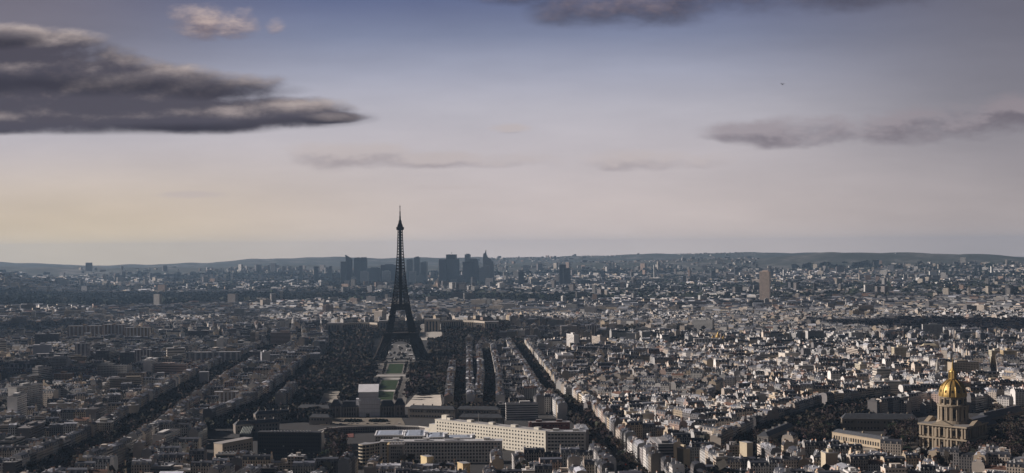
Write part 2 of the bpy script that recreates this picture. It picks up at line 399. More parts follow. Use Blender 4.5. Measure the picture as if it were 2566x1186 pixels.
# ------------------------------------------------------------------ plan of the city: avenues and open places (photo pixels on the ground)
def gpx(pts): return np.array([tuple(at(a, b_, 0.0))[:2] for a, b_ in pts])
AVENUES = {  # name: (pixels, half width m, building rows, tree rows)
    'left boulevard': ([(110, 1210), (245, 1150), (330, 1100), (430, 1030), (520, 968), (600, 925), (700, 880)], 31, 1, 1),
    'far left avenue': ([(560, 1075), (660, 1030), (735, 975), (790, 920)], 16, 1, 1),
    'right avenue': ([(1590, 1215), (1545, 1165), (1492, 1100), (1448, 1045), (1405, 1015)], 17, 1, 1),
    'dark avenue': ([(1400, 1022), (1370, 985), (1342, 940), (1312, 895), (1295, 872)], 15, 1, 1),
    'side street': ([(1392, 1006), (1480, 988), (1560, 962), (1640, 946)], 7, 1, 0),
    'inner avenue': ([(1226, 1035), (1228, 960), (1218, 890)], 9, 1, 1),
    'park avenue': ([(1152, 1040), (1154, 960), (1158, 888)], 9, 1, 1),
    'invalides road': ([(1880, 1150), (1990, 1085), (2120, 1040), (2290, 1014), (2600, 1000)], 34, 1, 1),
    'quay': ([(1285, 868), (1500, 869), (1800, 873), (2100, 866), (2620, 868)], 75, 0, 1),
    'north quay': ([(-60, 862), (300, 858), (600, 850), (800, 846)], 45, 0, 1),
    'cross street': ([(0, 1010), (250, 1020), (420, 1035)], 8, 0, 0),
    'middle street': ([(1450, 1045), (1700, 1030), (1960, 1080)], 8, 1, 0),
    'far right street': ([(1500, 868), (1760, 915), (2050, 985)], 7, 1, 0),
    'north avenue': ([(2165, 792), (1900, 830), (1700, 862)], 14, 0, 1),
    'east avenue': ([(2185, 795), (2566, 815)], 9, 0, 0),
}
PARKS = {
    'champ': [(722, 1032), (752, 965), (816, 890), (838, 846), (1292, 846), (1232, 872), (1165, 878), (1122, 960), (1118, 1046), (700, 1046)],
    'gardens': [(785, 852), (800, 822), (1275, 822), (1292, 852)],
    'school': [(560, 1066), (640, 1034), (1255, 1034), (1262, 1064), (1090, 1070), (880, 1110), (600, 1110)],
    'offices': [(500, 1186), (505, 1090), (620, 1058), (820, 1058), (1090, 1048), (1400, 1056), (1476, 1062), (1490, 1168), (1260, 1186), (1040, 1196), (880, 1196), (640, 1200), (520, 1204)],
    'invalides': [(1965, 1122), (2070, 1060), (2290, 1036), (2600, 1030), (2600, 1160), (2250, 1166), (2000, 1142)],
    'wood': [(-300, 780), (300, 776), (560, 768), (800, 760), (1000, 762), (1400, 766), (1480, 758), (1400, 746), (1000, 743), (600, 740), (-300, 741)],
    'business': [(806, 724), (1248, 724), (1248, 699), (806, 699)],
    'hill': [(-300, 640), (150, 640), (230, 712), (-300, 718)],
}
AVG = {k: (gpx(v[0]),) + tuple(v[1:]) for k, v in AVENUES.items()}
def inpoly(px, py, poly):
    px = np.asarray(px); py = np.asarray(py); c = np.zeros(px.shape, bool); n = len(poly)
    for i in range(n):
        x1, y1 = poly[i]; x2, y2 = poly[(i + 1) % n]
        if y1 == y2: continue
        t = ((y1 > py) != (y2 > py)) & (px < (x2 - x1) * (py - y1) / (y2 - y1) + x1); c ^= t
    return c
def seg_dist(x, y, P):
    best = np.full(np.shape(x), 1e9); ang = np.zeros(np.shape(x))
    for a, b_ in zip(P[:-1], P[1:]):
        d = b_ - a; L2 = d @ d; t = np.clip(((x - a[0]) * d[0] + (y - a[1]) * d[1]) / L2, 0, 1)
        q = np.hypot(x - a[0] - t * d[0], y - a[1] - t * d[1]); k = q < best
        best = np.where(k, q, best); ang = np.where(k, math.atan2(d[1], d[0]), ang)
    return best, ang

# ------------------------------------------------------------------ single blocks placed by hand: left, right, top row, height, depth, turn ...
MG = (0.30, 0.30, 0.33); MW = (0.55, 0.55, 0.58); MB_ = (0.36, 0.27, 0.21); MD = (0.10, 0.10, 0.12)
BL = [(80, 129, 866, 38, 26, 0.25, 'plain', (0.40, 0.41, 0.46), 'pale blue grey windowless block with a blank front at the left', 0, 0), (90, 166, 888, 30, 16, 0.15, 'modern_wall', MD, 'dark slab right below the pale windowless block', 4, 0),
      (186, 220, 862, 48, 15, -0.1, 'modern_wall', (0.3, 0.29, 0.33), 'slim grey tower with two light vertical piers, left part of the city', 3, 0), (416, 466, 874, 40, 24, 0.3, 'band_wall', (0.42, 0.38, 0.33), 'office with curved looking sunlit floor bands beside a dark tower', 0, 7),
      (468, 600, 884, 30, 16, 0.05, 'modern_wall', MG, 'long grey slab right of the banded office', 9, 0), (624, 652, 882, 36, 18, 0.1, 'modern_wall', (0.14, 0.14, 0.17), 'dark block with a bright right edge near the park', 0, 0), (652, 680, 884, 32, 16, 0.4, 'plain', MW, 'small bright white walled block near the park', 0, 0),
      (-14, 18, 855, 46, 20, 0.4, 'band_wall', (0.4, 0.38, 0.36), 'white balconied round fronted block cut by the left edge', 0, 9), (170, 252, 818, 46, 16, 0.08, 'modern_wall', MB_, 'wide brown slab, leftmost of the three brown slabs', 8, 0), (256, 311, 815, 47, 16, -0.05, 'modern_wall', MB_, 'brown slab in the middle of the three brown slabs', 6, 0),
      (313, 374, 822, 44, 16, 0.05, 'modern_wall', (0.4, 0.33, 0.25), 'brown and cream slab, rightmost of the three brown slabs', 7, 0), (470, 522, 830, 36, 14, 0, 'modern_wall', MD, 'dark slab beyond the long grey slab', 0, 0), (88, 146, 838, 40, 14, 0.1, 'modern_wall', MD, 'dark slab above and behind the pale windowless block', 0, 0),
      (295, 362, 936, 28, 14, 0.05, 'limestone_wall', (0.44, 0.35, 0.27), 'warm brown front with many small windows, left middle of the city', 0, 0), (134, 178, 938, 30, 14, -0.08, 'limestone_wall', (0.40, 0.27, 0.19), 'reddish brown brick block at the left', 0, 0), (100, 128, 945, 22, 12, 0.5, 'limestone_wall', (0.72, 0.66, 0.56), 'small bright cream house beside the reddish brick block', 0, 0),
      (278, 294, 946, 26, 10, 0, 'plain', (0.46, 0.38, 0.36), 'narrow pinkish blank wall left of the warm brown front', 0, 0), (392, 412, 936, 24, 12, 0.2, 'plain', (0.42, 0.43, 0.47), 'grey blank walled block right of the warm brown front', 0, 0), (548, 564, 944, 24, 10, 0.3, 'limestone_wall', (0.55, 0.4, 0.33), 'small pink house at the head of the left boulevard', 0, 0),
      (498, 522, 934, 28, 14, 0.1, 'plain', (0.36, 0.37, 0.41), 'bluish grey blank gable above the left boulevard', 0, 0), (20, 82, 914, 30, 13, 0.1, 'modern_wall', (0.13, 0.13, 0.15), 'dark slab with light vertical piers near the left edge', 6, 0), (234, 278, 1061, 24, 14, 0.05, 'limestone_wall', (0.48, 0.44, 0.38), 'block with a light window grid under a long flat roof, lower left', 0, 0),
      (120, 176, 1014, 24, 14, 0.05, 'plain', (0.38, 0.35, 0.31), 'pair of blank brownish gables in the dark lower left', 0, 0), (318, 345, 1018, 24, 12, 0.1, 'plain', (0.40, 0.36, 0.31), 'single brownish blank wall left of the left boulevard', 0, 0), (536, 596, 984, 25, 13, 0.1, 'limestone_wall', (0.42, 0.36, 0.32), 'corner house with pale piers right of the boulevard', 6, 0),
      (338, 380, 878, 34, 14, 0.2, 'modern_wall', (0.22, 0.21, 0.24), 'grey striped slab left of the banded office', 5, 0), (300, 336, 884, 34, 14, 0.1, 'modern_wall', MD, 'dark slab third left from the banded office', 0, 0), (240, 268, 880, 38, 14, 0, 'modern_wall', (0.08, 0.08, 0.1), 'blackish block right of the slim grey tower', 0, 0),
      (1880, 1925, 990, 26, 16, 0.3, 'plain', (0.62, 0.57, 0.5), 'pale blank roofed block in the bright quarter left of the church', 0, 0), (2188, 2262, 958, 26, 16, 0.1, 'band_wall', (0.7, 0.66, 0.58), 'white terraced block with balcony bands above the left of the gold dome', 0, 6), (2195, 2235, 926, 34, 16, 0.15, 'band_wall', (0.46, 0.43, 0.38), 'grey stepped office behind the white terraced block', 0, 7),
      (2150, 2178, 914, 30, 14, 0.4, 'limestone_wall', (0.72, 0.66, 0.52), 'tall cream corner house left of the grey stepped office', 0, 0), (1998, 2042, 918, 26, 18, 0.15, 'band_wall', (0.75, 0.72, 0.66), 'white modern block with dark bands in the bright quarter', 0, 5), (1960, 2010, 886, 26, 22, 0.4, 'plain', (0.78, 0.72, 0.62), 'big blank cream wall at the edge of the dark quay trees', 0, 0),
      (2240, 2276, 872, 34, 16, 0.05, 'limestone_wall', (0.66, 0.58, 0.42), 'cream block with three window bands right of the quay trees', 0, 0), (2485, 2512, 880, 30, 16, 0, 'limestone_wall', (0.66, 0.6, 0.46), 'cream gridded front right of the gold dome spire', 0, 0), (2514, 2548, 880, 32, 16, 0, 'limestone_wall', (0.62, 0.48, 0.28), 'golden sunlit front near the right edge', 0, 0),
      (2132, 2164, 834, 34, 16, 0.1, 'limestone_wall', (0.56, 0.56, 0.54), 'pale grey block standing alone in the dark quarter under the triumphal arch', 0, 0), (1406, 1446, 818, 40, 18, 0.02, 'limestone_wall', (0.42, 0.39, 0.38), 'tall mansion block with grey roof right of the curved palace', 0, 0), (1468, 1504, 816, 40, 18, 0.02, 'limestone_wall', (0.2, 0.2, 0.24), 'dark colonnaded museum block right of the tall mansion block', 6, 0),
      (1534, 1562, 828, 32, 14, 0.1, 'limestone_wall', (0.5, 0.48, 0.46), 'pale fronted house third right of the curved palace', 0, 0), (1606, 1632, 832, 34, 14, 0.3, 'limestone_wall', (0.62, 0.6, 0.58), 'white fronted corner house facing the river trees', 0, 0), (1568, 1592, 836, 30, 14, -0.2, 'plain', (0.5, 0.49, 0.48), 'grey blank gable left of the white corner house', 0, 0),
      (1740, 1800, 850, 30, 16, 0.05, 'limestone_wall', (0.34, 0.32, 0.3), 'long grey museum front above the golden domes', 8, 0), (1818, 1850, 860, 28, 14, 0.05, 'limestone_wall', (0.4, 0.37, 0.33), 'grey colonnaded front right of the golden domes', 5, 0), (1396, 1440, 892, 27, 60, 0.05, 'modern_wall', (0.82, 0.77, 0.72), 'wide very white roofed block in the bright quarter right of the park', 0, 0),
      (1660, 1692, 1022, 25, 14, 0.08, 'plain', (0.66, 0.58, 0.45), 'sunlit cream blank wall above the lower avenue', 0, 0), (1568, 1600, 1033, 25, 14, 0.1, 'plain', (0.62, 0.55, 0.44), 'long sunlit cream wall, left one of two above the lower avenue', 0, 0), (1606, 1640, 1038, 24, 14, 0.1, 'plain', (0.64, 0.57, 0.46), 'long sunlit cream wall, right one of two above the lower avenue', 0, 0),
      (1608, 1655, 1128, 24, 14, 0.1, 'limestone_wall', (0.46, 0.43, 0.42), 'grey front with small square windows right of the lower dark avenue', 0, 0), (2066, 2102, 1138, 27, 12, 0.15, 'plain', (0.58, 0.50, 0.36), 'blank square cream gable left of the church gardens', 0, 0), (1707, 1734, 1127, 26, 12, 0.45, 'plain', (0.64, 0.54, 0.38), 'sunlit tan gable wall among the roofs at lower right of centre', 0, 0),
      (1868, 1890, 1112, 28, 12, 0.5, 'plain', (0.56, 0.48, 0.34), 'narrow pair of tan gables right of the lower roofs', 0, 0), (1070, 1086, 1147, 26, 12, 0.6, 'plain', (0.72, 0.58, 0.33), 'small yellow gable in front of the grid office', 0, 0), (1160, 1178, 1164, 25, 12, 0.5, 'plain', (0.66, 0.50, 0.28), 'ochre gable wall at the bottom of the view', 0, 0)]
BLOCKSPOTS = [(q[0], q[1], q[2], q[3], 0) for q in BL]

# ------------------------------------------------------------------ building lots
BLOCKED = []       # extra circles (x, y, r) kept free for single things
for (px_, py_, r_) in []: pass
def free(x, y, marg, rows=False):
    px, py = pix(x, y, np.zeros_like(x)); ok = np.ones(x.shape, bool)
    for k, poly in PARKS.items():
        if k == 'hill': continue
        ok &= ~inpoly(px, py, poly)
    for k, (P, hw, rw, tr) in AVG.items():
        dd, _ = seg_dist(x, y, P); ok &= dd > hw + (15.5 if rw and not rows else 1.0) + marg * 0
    for bx, by, br in BLOCKED: ok &= np.hypot(x - bx, y - by) > br
    return ok
for px_, py_, r_ in ((2169, 788, 45), (1914, 770, 45), (1797, 884, 32), (2347, 945, 26), (1524, 905, 24), (1865, 880, 24), (2331, 892, 30)):
    q_ = at(px_, py_, 0.0); BLOCKED.append((q_.x, q_.y, r_))
for a_, b_, y_, H_, r_ in BLOCKSPOTS:
    q_ = at((a_ + b_) / 2, y_, H_); BLOCKED.append((q_.x, q_.y + 7, (b_ - a_) / 2 * q_.y / FPX * 0.9 + 9))
def local_lots(rnd, size, scale, modern):
    out = []; x = -size
    while x < size:
        bw = rnd.uniform(52, 84) * scale; y = -size
        while y < size:
            bl = rnd.uniform(70, 135) * scale; hb = rnd.gauss(20.0, 1.8)
            dp = 12.0 * min(scale, 1.5)
            if rnd.random() < modern:
                n = rnd.choice((1, 2, 2)); 
                for k in range(n):
                    out.append((x + bw / 2 + rnd.uniform(-6, 6), y + bl * (k + 0.5) / n, 0 if rnd.random() < 0.6 else math.pi / 2, rnd.uniform(32, 60), rnd.uniform(12, 16), rnd.uniform(22, 42), 2))
                    out.append((x + bw * rnd.random(), y + bl * rnd.random(), 0, rnd.uniform(14, 26), rnd.uniform(12, 20), rnd.uniform(9, 20), rnd.choice((2, 0))))
            else:
                for side in (0, 1):
                    t = 0.0
                    while t < bw - 8:
                        lw = min(rnd.uniform(12, 23) * scale, bw - t)
                        if bw - t - lw < 8: lw = bw - t
                        out.append((x + t + lw / 2, y + (dp / 2 if side == 0 else bl - dp / 2), 0.0, lw, dp, hb + rnd.gauss(0, 2.9), -1)); t += lw
                    t = dp
                    while t < bl - dp - 8:
                        lw = min(rnd.uniform(12, 23) * scale, bl - dp - t)
                        if bl - dp - t - lw < 8: lw = bl - dp - t
                        out.append((x + (dp / 2 if side == 0 else bw - dp / 2), y + t + lw / 2, math.pi / 2, lw, dp, hb + rnd.gauss(0, 2.9), -1)); t += lw
                for k in range(int(bl / 26)):
                    out.append((x + bw * rnd.uniform(0.36, 0.64), y + dp + 8 + (bl - 2 * dp - 16) * rnd.random(), rnd.choice((0, math.pi / 2)), rnd.uniform(8, 16), rnd.uniform(7, 11), rnd.uniform(7, 18), rnd.choice((3, 2, 0))))
            y += bl + rnd.uniform(10, 16)
        x += bw + rnd.uniform(11, 18)
    return np.array(out)
WALLS = [('cream', (0.60, 0.53, 0.455)), ('pale grey', (0.50, 0.50, 0.49)), ('honey', (0.60, 0.50, 0.37)), ('off white', (0.74, 0.72, 0.69)), ('weathered', (0.22, 0.21, 0.21)), ('pinkish', (0.46, 0.35, 0.30))]
WPROB = [0.28, 0.18, 0.10, 0.22, 0.18, 0.04]
ROOFS = {0: [('grey zinc mansard', (0.065, 0.07, 0.085)), ('pale zinc mansard', (0.27, 0.28, 0.31))], 1: [('slate mansard', (0.05, 0.053, 0.065)), ('slate mansard', (0.04, 0.04, 0.05))],
         2: [('flat gravel roof', (0.1, 0.095, 0.095)), ('flat pale roof', (0.5, 0.5, 0.5))], 3: [('brown tiled roof', (0.13, 0.075, 0.055)), ('low zinc roof', (0.12, 0.125, 0.14))]}
def gen_lots():
    rnd = random.Random(11); seeds = []
    y = 1020.0
    while y < 9400:
        st = 330 if y < 4200 else 620; half = y * 0.50 + 150; x = -half
        while x < half:
            seeds.append((x + rnd.uniform(-0.3, 0.3) * st, y + rnd.uniform(-0.3, 0.3) * st)); x += st
        y += st
    S = np.array(seeds); A = np.zeros(len(S)); bd = np.full(len(S), 1e9)
    for k, (P, hw, rw, tr) in AVG.items():
        dd, aa = seg_dist(S[:, 0], S[:, 1], P); m_ = dd < bd; bd = np.where(m_, dd, bd); A = np.where(m_, aa, A)
    lots = []
    for i, (cx, cy) in enumerate(seeds):
        ang = A[i] if bd[i] < 380 else rnd.choice((-0.62, -0.35, -0.12, 0.1, 0.3, 0.55, 0.75))
        far = cy > 4200; st = 330 if not far else 620
        px = CX + FPX * cx / cy
        modern = 0.2 if (px < 700 and cy < 3000) else 0.07
        if far: modern = 0.15
        L = local_lots(rnd, st * 0.95, 1.0 if not far else (1.7 if cy < 6500 else 2.3), modern)
        ca, sa = math.cos(ang), math.sin(ang)
        X = cx + L[:, 0] * ca - L[:, 1] * sa; Y = cy + L[:, 0] * sa + L[:, 1] * ca
        d = np.hypot(S[:, 0][:, None] - X, S[:, 1][:, None] - Y); near = d.argmin(0); d1 = d[i]; dd = np.sort(d, 0)
        ok = (near == i) & ((dd[1] - dd[0]) > 18) & (Y > 1060)
        pxx = CX + FPX * X / np.maximum(Y, 100); ok &= (pxx > -260) & (pxx < 2826)
        L = L[ok]; lots.append(np.stack([X[ok], Y[ok], ang + L[:, 2], L[:, 3], L[:, 4], L[:, 5], L[:, 6]], 1))
    G = np.concatenate(lots); G = G[free(G[:, 0], G[:, 1], 0)]
    rows = []
    for k, (P, hw, rw, tr) in AVG.items():
        if not rw: continue
        for side in (-1, 1):
            for a, b_ in zip(P[:-1], P[1:]):
                d = b_ - a; L = math.hypot(*d); d = d / L; nrm = np.array([-d[1], d[0]]) * side; t = 4.0
                while t < L - 8:
                    lw = min(rnd.uniform(13, 24), L - t)
                    if rnd.random() < 0.07: t += 12
                    c = a + d * (t + lw / 2) + nrm * (hw + 7); rows.append((c[0], c[1], math.atan2(d[1], d[0]) + (math.pi if side > 0 else 0), lw, 13.0, rnd.gauss(22, 1.5), -1)); t += lw
    Rw = np.array(rows); Rw = Rw[free(Rw[:, 0], Rw[:, 1], 0, True)]
    G = np.concatenate([G, Rw])
    n = len(G); r = RNG.random(n); ty = G[:, 6].copy(); un = ty < 0
    ty[un] = np.where(r[un] < 0.60, 0, np.where(r[un] < 0.80, 1, np.where(r[un] < 0.93, 2, 3)))
    G[:, 6] = ty
    return G
LOTS = gen_lots()
NL = len(LOTS)
LOTW = RNG.choice(6, NL, p=WPROB); LOTR = (RNG.random(NL) < 0.24).astype(int); LOTV = RNG.normal(1.0, 0.2, NL); LOTK = RNG.random((NL, 8))
wc = np.array([c for _, c in WALLS]); LOTWC = wc[LOTW] * np.clip(LOTV, 0.5, 1.25)[:, None]
rc = np.array([[ROOFS[i][j][1] for j in range(2)] for i in range(4)]); LOTRC = rc[LOTS[:, 6].astype(int), LOTR] * np.clip(RNG.lognormal(0, 0.4, NL), 0.4, 2.4)[:, None]

def emit(idx, wall, roof, chim, dorm, local=False, detail=2):
    """builds the lots idx; wall/roof/chim/dorm are mesh builders (may be one and the same)"""
    L = LOTS[idx]; n = len(L)
    c = np.zeros((n, 2)) if local else L[:, :2]; z = np.zeros(n) if local else gz(L[:, 0], L[:, 1])
    ang, wd, dp, h, ty = L[:, 2], L[:, 3], L[:, 4], L[:, 5], L[:, 6].astype(int); k = LOTK[idx]; wcx = LOTWC[idx]; rcx = LOTRC[idx]
    def sub(m_, f): 
        if m_.any(): f(m_)
    man = ty <= 1
    def walls(mm, mat, win):
        wall.boxes(c[mm], z[mm], ang[mm], 0, 0, wd[mm], dp[mm], h[mm], wcx[mm], mat, win=win, top=False)
    sub(ty != 2, lambda mm: walls(mm, 'limestone_wall', (1, 0, 1, 0)))
    sub((ty == 2) & (k[:, 0] < 0.5), lambda mm: walls(mm, 'modern_wall', (1, 0, 1, 0)))
    sub((ty == 2) & (k[:, 0] >= 0.5), lambda mm: walls(mm, 'band_wall', (1, 1, 1, 1)))
    def mansard(mm, e, h1, h2):
        cc, zz, aa = c[mm], z[mm] + h[mm], ang[mm]; ca, sa = np.cos(aa), np.sin(aa); hw_, hd = wd[mm] / 2, dp[mm] / 2
        def pt(lx, ly, q): return np.stack([cc[:, 0] + lx * ca - ly * sa, cc[:, 1] + lx * sa + ly * ca, zz + q], -1)
        ys = [(-hd, 0 * hd), (-hd + e, 0 * hd + h1), (0 * hd, 0 * hd + h2), (hd - e, 0 * hd + h1), (hd, 0 * hd)]
        A = [pt(-hw_, a, q) for a, q in ys]; B = [pt(hw_, a, q) for a, q in ys]
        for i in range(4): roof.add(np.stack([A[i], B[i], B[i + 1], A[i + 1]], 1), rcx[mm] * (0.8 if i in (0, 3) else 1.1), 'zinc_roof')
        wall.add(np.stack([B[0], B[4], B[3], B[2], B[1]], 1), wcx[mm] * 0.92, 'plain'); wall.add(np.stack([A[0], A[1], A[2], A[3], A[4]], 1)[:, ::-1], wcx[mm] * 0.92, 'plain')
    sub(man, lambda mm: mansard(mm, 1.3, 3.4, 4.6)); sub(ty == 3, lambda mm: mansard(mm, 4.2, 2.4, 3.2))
    def flat(mm):
        roof.boxes(c[mm], z[mm] + h[mm], ang[mm], 0, 0, wd[mm] + 0.5, dp[mm] + 0.5, 1.0, wcx[mm] * 1.05, 'plain', topcol=rcx[mm], topmat='zinc_roof')
        roof.boxes(c[mm], z[mm] + h[mm] + 1.0, ang[mm], (k[mm, 1] - 0.5) * wd[mm] * 0.5, 0, wd[mm] * (0.2 + 0.3 * k[mm, 2]), dp[mm] * 0.45, 2.4 + k[mm, 3], wcx[mm] * 0.9, 'plain')
    sub(ty == 2, flat)
    if detail >= 1:
        for q, (fx, fy) in enumerate(((0.3, 0.15), (-0.25, -0.2), (0.05, 0.25))):
            def cl(mm):
                kk = k[mm, (q + 3) % 8]; roof.boxes(c[mm], z[mm] + h[mm] + np.where(ty[mm] == 2, 1.0, 3.0), ang[mm], wd[mm] * (fx + 0.3 * (kk - 0.5)), dp[mm] * fy, 0.8 + 2.2 * kk, 1.0 + k[mm, 2], 1.6 + 1.4 * k[mm, 3], (0.78, 0.77, 0.75), 'plain')
            sub(k[:, (q * 2 + 1) % 8] < 0.55, cl)
        for e, q in ((-1, 4), (1, 5)):
            def ch(mm):
                kk = k[mm, q]; sy = 1.6 + 4.0 * kk; hh = 5.0 + 2.6 * k[mm, 6]; oy = (k[mm, 7] - 0.5) * 4.5
                chim.boxes(c[mm], z[mm] + h[mm], ang[mm], e * (wd[mm] / 2 - 0.45), oy, 0.8, sy, hh, wcx[mm] * 1.0, 'plain')
                if detail >= 2: chim.boxes(c[mm], z[mm] + h[mm] + hh, ang[mm], e * (wd[mm] / 2 - 0.45), oy, 0.35, sy * 0.85, 0.7, (0.36, 0.17, 0.09), 'plain')
            sub((ty != 2) & (k[:, q] < 0.72), ch)
    if detail >= 2:
        for e in (-1, 1):
            for j in range(3):
                def dm(mm): dorm.boxes(c[mm], z[mm] + h[mm] + 0.3, ang[mm], (j - 1) * wd[mm] * 0.3, e * (dp[mm] / 2 - 0.75), 1.3, 1.5, 2.2, wcx[mm] * 0.95, 'plain', topcol=rcx[mm], topmat='zinc_roof')
                sub(man & (wd > 9 + 2 * j), dm)
#@@INDIV
# ------------------------------------------------------------------ which apartment houses stand alone as things: the 300 that show largest
pxl, pyl = pix(LOTS[:, 0], LOTS[:, 1], np.zeros(NL))
pxt, pyt = pix(LOTS[:, 0], LOTS[:, 1], LOTS[:, 5])
inframe = (pxl > 15) & (pxl < W0 - 15) & (pyt < H0 - 22) & (pyt > 0)
score = np.where(inframe, LOTS[:, 5] * (LOTS[:, 3] + 6) / LOTS[:, 1] ** 2 / 1.0, 0)
score = np.where(LOTS[:, 5] < 13, 0, score)
near_key = np.where(inframe & (LOTS[:, 5] >= 13), LOTS[:, 1], 1e9)
IND = np.argsort(near_key)[:300]
keep = np.ones(NL, bool); keep[IND] = False
bulk = MB()
yy = LOTS[:, 1]
emit(np.where(keep & (yy < 2700))[0], bulk, bulk, bulk, bulk, detail=2)
emit(np.where(keep & (yy >= 2700) & (yy < 4300))[0], bulk, bulk, bulk, bulk, detail=1)
emit(np.where(keep & (yy >= 4300))[0], bulk, bulk, bulk, bulk, detail=0)
tag(bulk.build('city_blocks'), 'dense grey and cream apartment blocks stretching away beyond the nearest houses', 'city blocks', kind='stuff')

LANDMARKS = []      # (name, px, py) filled where the landmarks are built
ORD = ['', 'second ', 'third ', 'fourth ', 'fifth ', 'sixth ', 'seventh ', 'eighth ', 'ninth ', 'tenth ', 'eleventh ', 'twelfth ', 'thirteenth ', 'fourteenth ', 'fifteenth ']
NUMW = {3: 'three', 4: 'four', 5: 'five', 6: 'six', 7: 'seven', 8: 'eight', 9: 'nine', 10: 'ten', 11: 'eleven', 12: 'twelve', 13: 'thirteen', 14: 'fourteen'}
LM = [('the wrapped white portal', 925, 1000), ('the long cream office', 1230, 1090), ('the window-grid office', 1100, 1130), ('the dark office slab', 725, 1115), ('the gold dome', 2390, 1080),
      ('the left boulevard', 300, 1100), ('the lower dark avenue', 1510, 1130), ('the striped hall', 450, 1138), ('the arcaded range', 2155, 1095), ('the lower left corner', 0, 1186), ('the lower right corner', 2566, 1186), ('the church lawns', 2300, 1130)]
cls = {}
for i in IND:
    nm = (NUMW.get(int(round((LOTS[i, 5]) / 3.05)), 'many') + ' storey', WALLS[LOTW[i]][0], ROOFS[int(LOTS[i, 6])][LOTR[i]][0])
    dl = [math.hypot(pxl[i] - a, (pyl[i] - b_) * 2.2) for _, a, b_ in LM]; j = int(np.argmin(dl))
    side = 'left of' if pxl[i] < LM[j][1] else 'right of'
    if 'corner' in LM[j][0]: side = 'in from'
    cls.setdefault((nm, j, side), []).append((dl[j], i))
LABEL = {}
for (nm, j, side), lst in cls.items():
    lst.sort()
    for q, (_, i) in enumerate(lst):
        pre = (ORD[min(q, 14)] + ('nearest ' if len(lst) > 1 else '')).strip()
        LABEL[i] = f"{nm[1]} {nm[0]} house, {nm[2]}, {pre + ' ' if pre else ''}{side} {LM[j][0]}"
for i in IND:
    x, y = LOTS[i, 0], LOTS[i, 1]; modern = LOTS[i, 6] == 2
    root = thing('apartment_building', LABEL[i], 'apartment building', (x, y, float(gz(x, y))), 0, 'apartment buildings of the nearest streets')
    a, b_, c_, d_ = MB(), MB(), MB(), MB(); emit(np.array([i]), a, b_, c_, d_, local=True)
    a.build('wall', root); rf = b_.build('roof', root)
    if c_.P:     # every chimney stack by itself: five faces of stack, five of pots
        k = 0
        while k < len(c_.P):
            s_ = MB(); s_.mats = list(c_.mats); s_.P = c_.P[k:k + 10]; s_.UV = c_.UV[k:k + 10]; s_.C = c_.C[k:k + 10]; s_.M = c_.M[k:k + 10]; s_.build('chimney', rf); k += 10
    if d_.P:
        k = 0
        while k < len(d_.P):
            s_ = MB(); s_.mats = list(d_.mats); s_.P = d_.P[k:k + 5]; s_.UV = d_.UV[k:k + 5]; s_.C = d_.C[k:k + 5]; s_.M = d_.M[k:k + 5]; s_.build('dormer', rf); k += 5

# ------------------------------------------------------------------ suburbs beyond the city, scattered to the hills
def suburbs():
    mb = MB(); n = 30000
    D = 5200 + RNG.random(n) ** 1.2 * 10600; px = RNG.uniform(-200, 2766, n); X = (px - CX) / FPX * D; Y = D
    clump = np.sin(X / 610 + 2 * np.sin(Y / 900)) * np.sin(Y / 520 + X / 1300) + RNG.normal(0, 0.55, n)
    pp, qq = pix(X, Y, gz(X, Y)); ok = (clump > -0.15) & ~inpoly(pp, qq, PARKS['wood']) & ~inpoly(pp, qq, PARKS['hill'])
    ok &= ~((pp > 800) & (pp < 1260) & (D > 8150) & (D < 9300))
    ok &= ~((pp > 1900) & (D > 10400)) & ~((D > 11300) & (RNG.random(n) < np.where((pp > 1000) & (pp < 2000), 0.35, 0.9))) & ~(D > 15600) & ~((pp < 520) & (D > 9000) & (RNG.random(n) < 0.8)) & ~((pp < 1100) & (D > 11500) & (RNG.random(n) < 0.9))
    X, Y = X[ok], Y[ok]; n = len(X); z = gz(X, Y)
    tall = RNG.random(n) < 0.05
    wd = np.where(tall, RNG.uniform(16, 60, n), RNG.uniform(10, 46, n)); dp = RNG.uniform(10, 20, n); h = np.where(tall, RNG.uniform(28, 62, n), RNG.uniform(6, 20, n)) * np.where(Y > 11300, 0.45, 1 + (Y > 9000) * 0.2)
    pal = np.array([(0.62, 0.6, 0.56), (0.5, 0.45, 0.38), (0.3, 0.29, 0.28), (0.22, 0.2, 0.19), (0.36, 0.26, 0.2), (0.14, 0.14, 0.15), (0.8, 0.78, 0.74)])
    col = pal[RNG.choice(7, n, p=[0.15, 0.16, 0.2, 0.2, 0.1, 0.14, 0.05])] * RNG.uniform(0.8, 1.15, n)[:, None]
    mb.boxes(np.stack([X, Y], -1), z - 3, RNG.uniform(0, math.pi, n), 0, 0, wd, dp, h + 3, col, 'limestone_wall', topcol=col * 0.5, topmat='zinc_roof')
    tag(mb.build('suburb_buildings'), 'scattered pale and grey suburb buildings running out to the far hills', 'suburb buildings', kind='stuff')
suburbs()
